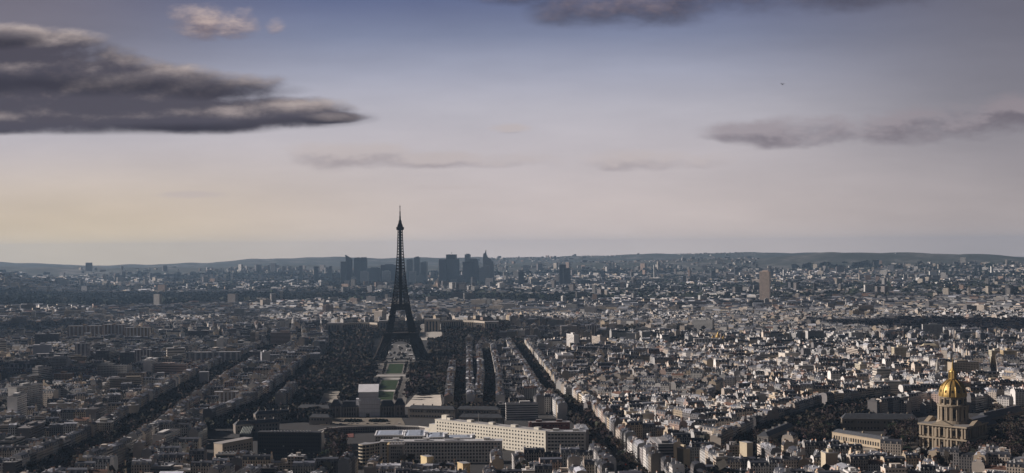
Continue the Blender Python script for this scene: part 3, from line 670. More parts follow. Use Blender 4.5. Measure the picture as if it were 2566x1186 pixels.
def tree_clumps(X, Y, Z, h, nq, size, col, spread=0.5, flat=1.0):
    """n low-cost crowns, each nq leafy quads through an uneven ball"""
    n = len(X); g = RNG.normal(size=(n, nq, 3)); g /= np.linalg.norm(g, axis=2, keepdims=True); g *= (RNG.random((n, nq, 1)) ** 0.4)
    lump = 1 + 0.3 * np.sin(3 * np.arctan2(g[..., 1], g[..., 0]) + RNG.uniform(0, 6, (n, 1)))
    hh = h[:, None]
    cx = X[:, None] + g[..., 0] * hh * spread * lump; cy = Y[:, None] + g[..., 1] * hh * spread * lump; cz = Z[:, None] + hh * 0.6 + g[..., 2] * hh * 0.4 * flat
    a = RNG.normal(size=(n, nq, 3)); a /= np.linalg.norm(a, axis=2, keepdims=True); b_ = np.cross(a, RNG.normal(size=(n, nq, 3))); b_ /= np.linalg.norm(b_, axis=2, keepdims=True)
    s_ = (size * RNG.uniform(0.6, 1.3, (n, nq)) * hh / 14)[..., None]; C = np.stack([cx, cy, cz], -1)
    Q = np.stack([C - a * s_ - b_ * s_ * 0.6, C + a * s_ * 0.7 - b_ * s_, C + a * s_ + b_ * s_ * 0.7, C - a * s_ * 0.8 + b_ * s_], 2).reshape(-1, 4, 3)
    cc = np.repeat(np.asarray(col)[None] * RNG.uniform(0.6, 1.45, (n, 1)), nq, 0).reshape(-1, 3) * RNG.uniform(0.75, 1.25, (n * nq, 1))
    cc = cc * np.repeat(RNG.uniform([0.85, 0.85, 0.8], [1.15, 1.12, 1.1], (n, 3)), nq, 0)
    return Q, cc
def polysample(poly, step, jit=0.45):
    P = gpx(poly); x0, y0 = P.min(0); x1, y1 = P.max(0)
    gx_, gy_ = np.meshgrid(np.arange(x0, x1, step), np.arange(y0, y1, step)); gx_ = gx_.ravel() + RNG.uniform(-jit, jit, gx_.size) * step; gy_ = gy_.ravel() + RNG.uniform(-jit, jit, gy_.size) * step
    pp, qq = pix(gx_, gy_, np.zeros_like(gx_)); k = inpoly(pp, qq, poly) & (pp > -150) & (pp < 2716); return gx_[k], gy_[k]
BARE = (0.042, 0.034, 0.029); EVER = (0.03, 0.04, 0.028)
wood = MB()
X, Y = polysample(PARKS['wood'], 15.0); Q, cc = tree_clumps(X, Y, gz(X, Y), RNG.uniform(15, 22, len(X)), 12, 4.0, (0.016, 0.018, 0.015)); wood.add(Q, cc, 'leaf')
tag(wood.build('distant_wood'), 'broad band of dark woodland crossing behind the city', 'woodland', kind='stuff')
wood = MB()
n = 7000; px = RNG.uniform(-260, 215, n); D = RNG.uniform(8000, 8900, n); X = (px - CX) / FPX * D; Y = D
Q, cc = tree_clumps(X, Y, gz(X, Y), RNG.uniform(12, 20, n), 10, 8.0, (0.028, 0.034, 0.028)); wood.add(Q, cc, 'leaf')
tag(wood.build('hill_wood'), 'dark trees covering the low hill at the left edge', 'woodland', kind='stuff')
wood = MB()
n = 8000; D = 5400 + RNG.random(n) * 5200; px = RNG.uniform(-200, 2766, n); X = (px - CX) / FPX * D; Y = D
k = (np.sin(X / 610 + 2 * np.sin(Y / 900)) * np.sin(Y / 520 + X / 1300) + RNG.normal(0, 0.4, n)) < 0.1; X, Y = X[k], Y[k]
Q, cc = tree_clumps(X, Y, gz(X, Y), RNG.uniform(12, 22, len(X)), 14, 12.0, (0.03, 0.036, 0.028), spread=1.6, flat=0.6); wood.add(Q, cc, 'leaf')
tag(wood.build('suburb_trees'), 'dark tree clumps between the far suburb buildings', 'trees', kind='stuff')
# ------------------------------------------------------------------ paved and planted ground (sheets laid on the ground)
LIFT = [0.35]
def sheet(name, quad, col, mat, label=None, cat=None, n=10, lift=None):
    P = [at(a, b_, 0.0) for a, b_ in quad]; mb = MB(); g = []
    if lift is None: LIFT[0] += 0.02; lift = LIFT[0]
    for i in range(n + 1):
        row = []
        for j in range(n + 1):
            s_, t_ = i / n, j / n; p = P[0] * (1 - s_) * (1 - t_) + P[1] * s_ * (1 - t_) + P[2] * s_ * t_ + P[3] * (1 - s_) * t_
            row.append((p.x, p.y, float(gz(p.x, p.y)) + lift))
        g.append(row)
    for i in range(n):
        for j in range(n): mb.add([[g[i][j], g[i][j + 1], g[i + 1][j + 1], g[i + 1][j]][::-1]], col, mat)
    o = mb.build(name); return tag(o, label, cat, None, 'structure')
SAND = (0.46, 0.42, 0.36); LAWN = (0.04, 0.065, 0.03)
sheet('gravel_walk', [(900, 1016), (1016, 1016), (1044, 888), (954, 888)], (0.2, 0.185, 0.165), 'asphalt')
sheet('grass_lawn', [(944, 1002), (984, 1002), (987, 982), (948, 982)], LAWN, 'grass')
sheet('grass_lawn', [(948, 977), (991, 977), (998, 953), (957, 953)], LAWN, 'grass')
sheet('grass_lawn', [(967, 936), (1006, 936), (1012, 912), (976, 912)], LAWN, 'grass')
sheet('path', [(946, 981), (994, 981), (995, 978), (948, 978)], (0.6, 0.58, 0.54), 'plain')
sheet('path', [(958, 951), (1003, 951), (1004, 948.5), (959, 948.5)], (0.6, 0.58, 0.54), 'plain')
sheet('path', [(878, 943), (1122, 943), (1122, 939.5), (880, 939.5)], (0.42, 0.4, 0.38), 'plain', n=14)
sheet('forecourt', [(950, 904), (1060, 904), (1048, 868), (972, 868)], (0.16, 0.155, 0.15), 'asphalt')
sheet('terrace', [(1046, 862), (1108, 862), (1106, 812), (1062, 812)], (0.5, 0.47, 0.42), 'plain')
sheet('sand_court', [(1014, 1020), (1108, 1020), (1104, 990), (1040, 990)], (0.62, 0.57, 0.5), 'plain')
sheet('sand_court', [(800, 1012), (845, 1012), (856, 980), (812, 986)], (0.36, 0.33, 0.28), 'plain')
sheet('plaza', [(800, 1066), (1016, 1066), (1006, 1048), (826, 1048)], (0.23, 0.20, 0.16), 'asphalt')
sheet('sports_court', [(812, 1097), (886, 1097), (886, 1076), (822, 1076)], (0.20, 0.075, 0.06), 'asphalt')
sheet('forecourt', [(1000, 1076), (1140, 1082), (1250, 1100), (1010, 1100)], (0.6, 0.6, 0.6), 'plain')
sheet('forecourt', [(2010, 1138), (2310, 1138), (2330, 1098), (2060, 1104)], (0.16, 0.14, 0.12), 'asphalt')
sheet('path', [(2175, 1152), (2330, 1140), (2330, 1133), (2190, 1143)], (0.42, 0.37, 0.3), 'plain')
sheet('path', [(2150, 1128), (2320, 1136), (2322, 1131), (2170, 1124)], (0.42, 0.37, 0.3), 'plain')
sheet('grass_lawn', [(2200, 1131), (2290, 1132), (2280, 1118), (2180, 1118)], (0.03, 0.04, 0.02), 'grass')
sheet('river', [(1290, 868), (2640, 868), (2640, 858), (1290, 858)], (0.03, 0.04, 0.04), 'glass_dark', n=20, lift=0.3)
for k, (P, hw, rw, tr) in AVG.items():
    if k in ('quay', 'north quay'): continue
    mb = MB()
    for a, b_ in zip(P[:-1], P[1:]):
        d = (b_ - a) / np.hypot(*(b_ - a)); nn = np.array([-d[1], d[0]]) * (hw - 4); a2 = a - d * 4; b2 = b_ + d * 4
        mb.add([[tuple(a2 - nn) + (float(gz(*a2)) + 0.2,), tuple(b2 - nn) + (float(gz(*b2)) + 0.2,), tuple(b2 + nn) + (float(gz(*b2)) + 0.2,), tuple(a2 + nn) + (float(gz(*a2)) + 0.2,)]], (0.05, 0.05, 0.052), 'asphalt')
    tag(mb.build('road'), None, None, None, 'structure')

# ------------------------------------------------------------------ windows as small meshes of their own
_wm = MB(); _wm.boxes([(0, 0)], -0.5, 0, 0, 0, 1, 0.25, 1, (0.02, 0.022, 0.027), 'glass_dark'); WIN_ME = _wm.mesh('window')
_wm = MB(); _wm.boxes([(0, 0)], -0.5, 0, 0, 0, 1, 0.25, 1, (0.24, 0.23, 0.2), 'plain'); WIN_BL = _wm.mesh('window'); _wr = random.Random(9)
def windows(parent, p0, p1, zs, n, ww, wh, cap=100, margin=2.0, off=0.06):
    """n windows per row at heights zs along the wall p0 -> p1 (local coordinates of the parent)"""
    p0 = Vector(p0); p1 = Vector(p1); d = p1 - p0; L = d.length; d.normalize(); rz = math.atan2(d.y, d.x); nrm = Vector((d.y, -d.x)); k = parent.get('_w', 0); rest = MB()
    for z in zs:
        for i in range(n):
            c = p0 + d * (margin + (L - 2 * margin) * (i + 0.5) / n) + nrm * (off - 0.02)
            if k < cap:
                o = bpy.data.objects.new('window', WIN_ME if _wr.random() < 0.8 else WIN_BL); COL.objects.link(o); o.parent = parent; o.location = (c.x, c.y, z); o.rotation_euler = (0, 0, rz); o.scale = (ww, 1, wh); k += 1
            else: rest.boxes([(c.x, c.y)], z - wh / 2, rz, 0, 0, ww, 0.25, wh, (0.02, 0.022, 0.027), 'glass_dark')
    parent['_w'] = k
    if rest.P: tag(rest.build('window', parent), kind='stuff')
def slab(root, A, B, depth, H, col, rows, cols, wall='plain', roofcol=(0.4, 0.4, 0.4), wh=1.6, ww=None, z0=0.0, endcols=3, plant=True, name='wall', winon=True):
    """straight wing whose visible front runs A -> B (metres, local), body lying behind it (to the left of A->B)"""
    A = Vector(A); B = Vector(B); d = (B - A); L = d.length; d.normalize(); bk = Vector((-d.y, d.x)); ang = math.atan2(d.y, d.x); c = (A + B) / 2 + bk * depth / 2
    m1 = MB(); m1.boxes([(c.x, c.y)], z0, ang, 0, 0, L, depth, H, col, wall, top=False); m1.build(name, root)
    m2 = MB(); m2.boxes([(c.x, c.y)], z0 + H, ang, 0, 0, L + 0.6, depth + 0.6, 0.9, col, 'plain', topcol=roofcol, topmat='zinc_roof')
    rf = m2.build('roof', root)
    if plant:
        for q in range(max(2, int(L / 32))):
            m3 = MB(); f = (q + 0.5) / max(2, int(L / 32)) - 0.5; m3.boxes([(c.x, c.y)], z0 + H + 0.9, ang, f * L, 0, 7, depth * 0.4, 2.6, tuple(x * 0.9 for x in col), 'plain', topcol=roofcol); m3.build('rooftop_plant', rf)
    if winon and rows:
        fl = H / (rows + 0.4); zs = [z0 + fl * (i + 0.75) for i in range(rows)]
        windows(root, A, B, zs, cols, ww or (L - 4) / cols * 0.55, wh)
        if endcols:
            windows(root, A + bk * depth, A, zs, endcols, 1.7, wh); windows(root, B, B + bk * depth, zs, endcols, 1.7, wh)
    return rf
def edge(px0, py0, px1, py1, H):
    a = at(px0, py0, H); b_ = at(px1, py1, H); return (a.x, a.y), (b_.x, b_.y)

# ------------------------------------------------------------------ lattice tower
IRON = (0.020, 0.014, 0.011)
def iron_tower():
    p = at(1005, 903, 0.0); root = thing('lattice_tower', 'tall dark iron lattice tower on four splayed legs rising above the park', 'tower', (p.x, p.y, float(gz(p.x, p.y))), R(4)); root.scale = (0.97, 0.97, 1.018)
    zs = [0, 57.6, 115.7, 150, 190, 230, 276]; ow = [62.5, 35.0, 19.6, 13.6, 9.2, 6.4, 4.6]; iw = [37.5, 18.6, 9.0, 4.0, 0, 0, 0]
    def prof(z, tab):
        x = np.interp(z, zs, tab)
        return x
    def curve(z):  # slightly concave legs
        if z < 57.6: t_ = z / 57.6; return 62.5 + (35 - 62.5) * t_ - 3.0 * math.sin(math.pi * t_) * 0.7
        if z < 115.7: t_ = (z - 57.6) / 58.1; return 35 + (19.6 - 35) * t_ - 1.6 * math.sin(math.pi * t_)
        return float(np.interp(z, zs[2:], ow[2:]))
    def inner(z):
        if z < 57.6: t_ = z / 57.6; return 37.5 + (18.6 - 37.5) * t_ - 2.0 * math.sin(math.pi * t_)
        if z < 115.7: return float(np.interp(z, [57.6, 115.7], [18.6, 9.4]))
        return float(np.interp(z, [115.7, 150, 188], [9.0, 4.4, 0.0]))
    def legpart(sx_, sy_, z0, z1, n, name, rc, rb):
        mb = MB(); lv = [z0 + (z1 - z0) * i / n for i in range(n + 1)]
        def corners(z):
            o, i_ = curve(z), inner(z); return [Vector((sx_ * a, sy_ * b_, z)) for a, b_ in ((o, o), (i_, o), (i_, i_), (o, i_))]
        for a, b_ in zip(lv[:-1], lv[1:]):
            ca, cb = corners(a), corners(b_)
            for i in range(4):
                j = (i + 1) % 4; mb.bar(ca[i], cb[i], rc, IRON); mb.bar(ca[i], cb[j], rb, IRON); mb.bar(ca[j], cb[i], rb, IRON); mb.bar(cb[i], cb[j], rb, IRON)
            m0 = sum(ca, Vector()) / 4; m1_ = sum(cb, Vector()) / 4; mb.bar(m0, m1_, rc * 1.9, IRON)
        mb.build(name, root)
    for a in (-1, 1):
        for b_ in (-1, 1):
            legpart(a, b_, 4, 55, 7, 'leg', 1.35, 0.75); legpart(a, b_, 60, 112, 8, 'upper_leg', 1.0, 0.6)
            mb = MB(); mb.boxes([(a * 50, b_ * 50)], -2, 0, 0, 0, 27, 27, 6.5, (0.3, 0.27, 0.23), 'plain', taper=2.0); mb.build('masonry_foot', root)
    mb = MB()      # shaft above the second floor
    lv = [118 + (274 - 118) * (i / 26) ** 0.96 for i in range(27)]
    for a, b_ in zip(lv[:-1], lv[1:]):
        o0, o1, i0, i1 = curve(a), curve(b_), inner(a), inner(b_)
        C0 = [Vector((x * o0, y * o0, a)) for x, y in ((-1, -1), (1, -1), (1, 1), (-1, 1))]; C1 = [Vector((x * o1, y * o1, b_)) for x, y in ((-1, -1), (1, -1), (1, 1), (-1, 1))]
        for i in range(4):
            j = (i + 1) % 4; mb.bar(C0[i], C1[i], 0.85, IRON); mb.bar(C1[i], C1[j], 0.4, IRON)
            if i0 > 0.5:   # the four legs still stand apart
                f0 = (o0 - i0) / (2 * o0); f1 = (o1 - i1) / (2 * o1)
                for f, g in ((f0, f1), (1 - f0, 1 - f1)):
                    mb.bar(C0[i].lerp(C0[j], f), C1[i].lerp(C1[j], g), 0.6, IRON)
                mb.bar(C0[i], C1[i].lerp(C1[j], f1), 0.4, IRON); mb.bar(C0[i].lerp(C0[j], f0), C1[i], 0.4, IRON)
                mb.bar(C0[j], C1[j].lerp(C1[i], f1), 0.4, IRON); mb.bar(C0[j].lerp(C0[i], f0), C1[j], 0.4, IRON)
            else:
                mb.bar(C0[i], C1[j], 0.45, IRON); mb.bar(C0[j], C1[i], 0.45, IRON)
    mb.boxes([(0, 0)], 116, 0, 0, 0, 7.0, 7.0, 158, IRON, 'iron', taper=0.8)
    for z in (150, 190): mb.boxes([(0, 0)], z, 0, 0, 0, curve(z) * 2 + 1.5, curve(z) * 2 + 1.5, 2.0, IRON, 'iron')
    mb.build('shaft', root)
    def gallery(z0, half, h, name, inner_h=0):
        mb = MB(); mb.boxes([(0, 0)], z0, 0, 0, 0, half * 2, half * 2, 2.2, IRON, 'iron', topcol=(0.06, 0.05, 0.045))
        for s_ in (-1, 1):
            for ax in (0, 1):
                q = (0, s_ * (half - 1.0)) if ax == 0 else (s_ * (half - 1.0), 0)
                mb.boxes([(0, 0)], z0 + 2.2, 0, q[0], q[1], half * 2 if ax == 0 else 1.0, 1.0 if ax == 0 else half * 2 - 2.2, 1.2, IRON, 'iron')
                mb.boxes([(0, 0)], z0 + h, 0, q[0], q[1], half * 2 - 1 if ax == 0 else 3.0, 3.0 if ax == 0 else half * 2 - 6.6, 0.8, IRON, 'iron')
                nn = max(6, int(half / 2.2))
                for i in range(nn + 1):
                    t_ = -half + 1 + (2 * half - 2) * i / nn; x, y = (t_, q[1]) if ax == 0 else (q[0], t_); mb.boxes([(0, 0)], z0 + 3.4, 0, x, y, 0.5, 0.5, h - 3.4, IRON, 'iron')
        mb.build(name, root)
    gallery(56.5, 37.5, 7.5, 'first_platform'); gallery(114.8, 20.6, 6.5, 'second_platform')
    def girder(z0, z1, half, name, n):
        mb = MB()
        for s_ in (-1, 1):
            for ax in (0, 1):
                def pt(t_, z): return (t_, s_ * half, z) if ax == 0 else (s_ * half, t_, z)
                mb.bar(pt(-half, z0), pt(half, z0), 0.9, IRON); mb.bar(pt(-half, z1), pt(half, z1), 0.9, IRON)
                for i in range(n):
                    a = -half + 2 * half * i / n; b_ = -half + 2 * half * (i + 1) / n; mb.bar(pt(a, z0), pt(b_, z1), 0.6, IRON); mb.bar(pt(b_, z0), pt(a, z1), 0.6, IRON); mb.bar(pt(a, z0), pt(a, z1), 0.5, IRON)
        mb.build(name, root)
    girder(49.5, 56.0, 37.0, 'lattice_girder', 16); girder(107, 114.2, 20.4, 'lattice_girder', 9)
    for k in range(4):  # the decorative arches under the first floor
        mb = MB(); ca, sa = math.cos(k * math.pi / 2), math.sin(k * math.pi / 2); n = 18; last = None
        for i in range(n + 1):
            th = math.pi * i / n; q = []
            for rr, rz_ in ((38.5, 39), (35.0, 35.0)):
                lx = -rr * math.cos(th); lz = 9 + rz_ * math.sin(th) ; ly = -(60 - (60 - 38) * min(1, lz / 57)); q.append(Vector((lx * ca - ly * sa, lx * sa + ly * ca, lz)))
            if last: mb.bar(last[0], q[0], 0.8, IRON); mb.bar(last[1], q[1], 0.8, IRON); mb.bar(last[0], q[1], 0.5, IRON); mb.bar(last[1], q[0], 0.5, IRON)
            last = q
        mb.build('arch', root)
    mb = MB(); mb.boxes([(0, 0)], 272, 0, 0, 0, 11.5, 11.5, 1.6, IRON, 'iron', taper=-1.2); mb.boxes([(0, 0)], 273.6, 0, 0, 0, 16.5, 16.5, 4.6, IRON, 'iron'); mb.boxes([(0, 0)], 278.2, 0, 0, 0, 17.5, 17.5, 0.8, (0.08, 0.07, 0.06), 'iron')
    mb.boxes([(0, 0)], 279, 0, 0, 0, 12.5, 12.5, 5.0, IRON, 'iron', taper=0.8); mb.boxes([(0, 0)], 284, 0, 0, 0, 9.6, 9.6, 4.0, IRON, 'iron', taper=1.2)
    mb.lathe([(3.8, 288), (3.4, 291), (2.2, 294), (1.6, 296.5), (0, 297)], IRON, 'iron', 10); mb.build('summit_cabin', root)
    mb = MB(); mb.boxes([(0, 0)], 296, 0, 0, 0, 3.4, 3.4, 6, IRON, 'iron'); mb.boxes([(0, 0)], 302, 0, 0, 0, 2.4, 2.4, 10, IRON, 'iron'); mb.boxes([(0, 0)], 312, 0, 0, 0, 1.5, 1.5, 9, IRON, 'iron'); mb.boxes([(0, 0)], 321, 0, 0, 0, 2.8, 2.8, 1.2, IRON, 'iron'); mb.boxes([(0, 0)], 322.2, 0, 0, 0, 0.9, 0.9, 3, IRON, 'iron')
    mb.build('antenna', root)
iron_tower()

# ------------------------------------------------------------------ gold domed church
STONE = (0.30, 0.245, 0.175)
def dome_church():
    p = at(2389, 1122, 0.0); root = thing('domed_church', 'stone church with ribbed gold dome, lantern and spire at lower right', 'church', (p.x, p.y, float(gz(p.x, p.y))), R(-44)); root.scale = (1, 1, 0.975)
    S = 28.5
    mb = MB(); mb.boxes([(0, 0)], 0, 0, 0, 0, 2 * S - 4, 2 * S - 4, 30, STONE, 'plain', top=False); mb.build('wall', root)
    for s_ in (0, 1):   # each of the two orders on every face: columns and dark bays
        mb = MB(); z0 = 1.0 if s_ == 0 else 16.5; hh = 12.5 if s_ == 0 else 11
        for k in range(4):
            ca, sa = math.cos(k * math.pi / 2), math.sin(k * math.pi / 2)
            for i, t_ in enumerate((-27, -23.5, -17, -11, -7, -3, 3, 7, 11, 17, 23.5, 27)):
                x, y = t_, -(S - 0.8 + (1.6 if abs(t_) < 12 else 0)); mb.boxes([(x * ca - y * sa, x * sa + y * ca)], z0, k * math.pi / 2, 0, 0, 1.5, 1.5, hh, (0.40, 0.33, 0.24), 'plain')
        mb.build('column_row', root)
    for k in range(4):
        a = k * math.pi / 2; ca, sa = math.cos(a), math.sin(a)
        def L2(x, y): return (x * ca - y * sa, x * sa + y * ca)
        for t_, w_, z0, h_ in ((0, 5.2, 1, 9.5), (-14, 3.2, 2.5, 7), (14, 3.2, 2.5, 7), (0, 4.6, 18, 8.5), (-14, 3.2, 18.5, 6.5), (14, 3.2, 18.5, 6.5), (-20.5, 3, 18.5, 6.5), (20.5, 3, 18.5, 6.5), (-20.5, 3, 3, 7), (20.5, 3, 3, 7)):
            mb = MB(); c = L2(t_, -(S - 2.0 + 0.1)); mb.boxes([c], z0, a, 0, 0, w_, 0.5, h_, (0.02, 0.018, 0.016), 'glass_dark'); mb.build('window', root)
        mb = MB(); c = L2(0, -S + 1.2)   # pediment over the middle bays
        w3 = [(-13, 0), (13, 0), (0, 5.5)]
        for dy in (-2.6, 2.6):
            q = [L2(x, -(S - 1.2) + dy) + (30.5 + z,) for x, z in w3]; mb.add([q], STONE)
        for i in range(3):
            (xa, za), (xb, zb) = w3[i], w3[(i + 1) % 3]; mb.add([[L2(xa, -(S - 1.2) - 2.6) + (30.5 + za,), L2(xb, -(S - 1.2) - 2.6) + (30.5 + zb,), L2(xb, -(S - 1.2) + 2.6) + (30.5 + zb,), L2(xa, -(S - 1.2) + 2.6) + (30.5 + za,)]], STONE)
        mb.build('pediment', root)
    mb = MB(); mb.boxes([(0, 0)], 13.6, 0, 0, 0, 2 * S + 1.5, 2 * S + 1.5, 1.4, (0.36, 0.30, 0.22), 'plain'); mb.boxes([(0, 0)], 28.6, 0, 0, 0, 2 * S + 2, 2 * S + 2, 1.9, (0.36, 0.30, 0.22), 'plain', topcol=(0.2, 0.19, 0.18)); mb.build('cornice', root)
    mb = MB(); mb.lathe([(19, 30.5), (17.2, 34), (16.2, 34.2)], STONE, 'plain', 32); mb.lathe([(14.6, 34), (14.6, 50.5)], (0.36, 0.29, 0.2), 'plain', 32); mb.lathe([(14.6, 50.5), (17.8, 50.6), (17.8, 52.2), (14.2, 52.6)], STONE, 'plain', 32)
    dr = mb.build('drum', root)
    for i in range(8):
        a0 = 2 * math.pi * i / 8 + R(8)
        mb = MB(); 
        for da in (-0.13, 0.13, -0.24, 0.24): mb.lathe([(0.95, 34.2), (0.8, 50.5)], (0.40, 0.33, 0.24), 'plain', 8, (16.3 * math.cos(a0 + da), 16.3 * math.sin(a0 + da)))
        mb.build('column_pair', dr)
        a1 = a0 + math.pi / 8; mb = MB(); mb.boxes([(14.7 * math.cos(a1), 14.7 * math.sin(a1))], 37, a1, 0, 0, 0.6, 3.6, 10, (0.02, 0.018, 0.016), 'glass_dark'); mb.build('window', dr)
    mb = MB(); mb.lathe([(13.8, 52.4), (13.8, 60.5), (15.2, 60.8), (15.2, 62.0), (14.4, 62.2)], STONE, 'plain', 32); at_ = mb.build('upper_drum', root)
    for i in range(12):
        a1 = 2 * math.pi * i / 12; mb = MB(); mb.boxes([(13.9 * math.cos(a1), 13.9 * math.sin(a1))], 54, a1, 0, 0, 0.6, 2.8, 5, (0.02, 0.018, 0.016), 'glass_dark'); mb.build('window', at_)
        mb = MB(); a2 = a1 + math.pi / 12; mb.lathe([(1.0, 52.5), (0.6, 61)], (0.40, 0.33, 0.24), 'plain', 6, (14.9 * math.cos(a2), 14.9 * math.sin(a2))); mb.build('pilaster', at_)
    prof = [(15.2 * math.cos(t_), 62.2 + 20.0 * math.sin(t_)) for t_ in np.linspace(0, 1.36, 12)]
    mb = MB(); mb.lathe(prof, (0.5, 0.36, 0.12), 'gold', 48); mb.lathe([prof[-1], (4.2, 82.2), (4.2, 83.2), (3.2, 83.4)], (1, 1, 1), 'gold', 24); dm = mb.build('dome', root)
    mb = MB(); mb.lathe([(15.7, 62.0), (15.7, 63.0), (15.0, 63.2)], (1, 1, 1), 'gold', 36); mb.build('dome_ring', dm)
    for i in range(12):
        mb = MB(); a1 = 2 * math.pi * i / 12 + 0.13
        for (r0, z0), (r1, z1) in zip(prof[:-1], prof[1:]): mb.bar(((r0 + 0.3) * math.cos(a1), (r0 + 0.3) * math.sin(a1), z0), ((r1 + 0.3) * math.cos(a1), (r1 + 0.3) * math.sin(a1), z1), 0.62, (1, 1, 1), 'gold')
        mb.build('rib', dm)
    for i in range(12):
        a1 = 2 * math.pi * (i + 0.5) / 12 + 0.13; mb = MB(); mb.boxes([(14.3 * math.cos(a1), 14.3 * math.sin(a1))], 67, a1, 0, 0, 1.2, 2.0, 3.0, (0.05, 0.04, 0.02), 'glass_dark', taper=0.3); mb.build('dormer', dm)
    mb = MB(); mb.lathe([(3.1, 83.2), (3.1, 90.5), (3.9, 90.8), (3.6, 92)], (1, 1, 1), 'gold', 12); mb.lathe([(3.4, 92), (2.2, 94), (1.1, 96), (0.6, 101.5), (0.25, 104)], (1, 1, 1), 'gold', 10)
    for i in range(4):
        a1 = math.pi / 4 + i * math.pi / 2; mb.lathe([(0.8, 83.3), (0.7, 91), (0, 92.5)], (1, 1, 1), 'gold', 6, (4.0 * math.cos(a1), 4.0 * math.sin(a1)))
    ln = mb.build('lantern', root)
    mb = MB(); mb.lathe([(0.0, 103.8), (0.6, 104.5), (0.0, 105.2)], (1, 1, 1), 'gold', 8); mb.boxes([(0, 0)], 105, 0, 0, 0, 0.3, 0.3, 2.6, (1, 1, 1), 'gold'); mb.boxes([(0, 0)], 106.3, 0, 0, 0, 1.5, 0.3, 0.35, (1, 1, 1), 'gold'); mb.build('cross', ln)
    # nave running back from the square
    mb = MB(); mb.boxes([(0, 0)], 0, 0, 0, S + 33, 26, 62, 21, STONE, 'limestone_wall', top=False); nv = mb.build('nave', root)
    mb = MB(); mb.boxes([(0, 0)], 21, 0, 0, S + 33, 27, 63, 9, (0.08, 0.085, 0.1), 'zinc_roof', taper=8); mb.build('nave_roof', nv)
dome_church()

def gabled_range(A, B, depth, H, roofh, label, name='long_building', cat='building', col=(0.4, 0.34, 0.26), rcol=(0.07, 0.075, 0.085), bays=None, chim=4, group=None, wallm='plain', ww=1.6, wh=2.4, rows=2):
    ax, ay = A; bx, by = B; cx, cy = (ax + bx) / 2, (ay + by) / 2; ang = math.atan2(by - ay, bx - ax); L = math.hypot(bx - ax, by - ay); g = float(gz(cx, cy))
    root = thing(name, label, cat, (cx, cy, g), ang, group)
    mb = MB(); mb.boxes([(0, 0)], 0, 0, 0, depth / 2, L, depth, H, col, wallm, top=False); mb.build('wall', root)
    mb = MB(); mb.boxes([(0, 0)], H, 0, 0, depth / 2, L + 0.8, depth + 0.8, 0.5, col, 'plain'); mb.boxes([(0, 0)], H + 0.5, 0, 0, depth / 2, L, depth, roofh, rcol, 'zinc_roof', taper=min(depth * 0.36, roofh * 1.1)); rf = mb.build('roof', root)
    for i in range(chim):
        mb = MB(); x = -L / 2 + L * (i + 0.5) / chim; mb.boxes([(0, 0)], H + roofh * 0.4, 0, x, depth / 2, 1.0, 2.6, roofh * 0.6 + 2.6, tuple(q * 0.95 for q in col), 'plain'); mb.build('chimney', rf)
    if bays is None: bays = max(4, min(int(L / 4.2), 100 // max(rows, 1)))
    if wallm == 'plain': windows(root, (-L / 2, 0), (L / 2, 0), [H * (r + 0.5) / rows for r in range(rows)], bays, ww, wh)
    return root

# arcaded range left of the church, dark ranges and villas round it
A_, B_ = edge(2085, 1083, 2226, 1106, 11); gabled_range(A_, B_, 12, 11, 3.5, 'long low stone range with a row of dark arches left of the gold domed church', 'arcaded_range', 'building', (0.50, 0.41, 0.29), bays=22, ww=2.0, wh=4.4, rows=1, chim=3)
A_, B_ = edge(2110, 1050, 2300, 1052, 15); gabled_range(A_, B_, 14, 15, 6, 'long dark roofed hospital wing behind the arcaded range', 'hospital_wing', 'building', (0.26, 0.22, 0.17))
A_, B_ = edge(2470, 1052, 2566, 1030, 17); gabled_range(A_, B_, 14, 17, 7, 'long dark slate roofed wing running off the right edge behind the church', 'hospital_wing', 'building', (0.2, 0.17, 0.14))
A_, B_ = edge(2296, 1128, 2330, 1130, 13); gabled_range(A_, B_, 11, 13, 1, 'pale blank walled house at the left foot of the gold domed church', 'white_house', 'house', (0.62, 0.6, 0.55), (0.3, 0.3, 0.3), bays=2, chim=1)
A_, B_ = edge(2344, 1131, 2362, 1136, 11); gabled_range(A_, B_, 10, 11, 2, 'small white house in front of the church steps', 'white_house', 'house', (0.68, 0.66, 0.62), (0.2, 0.2, 0.2), bays=2, chim=1)
A_, B_ = edge(1925, 1095, 1990, 1068, 20); gabled_range(A_, B_, 13, 20, 4, 'grey apartment range at the bend of the tree lined road left of the church gardens', 'apartment_range', 'apartment building', (0.3, 0.29, 0.27))

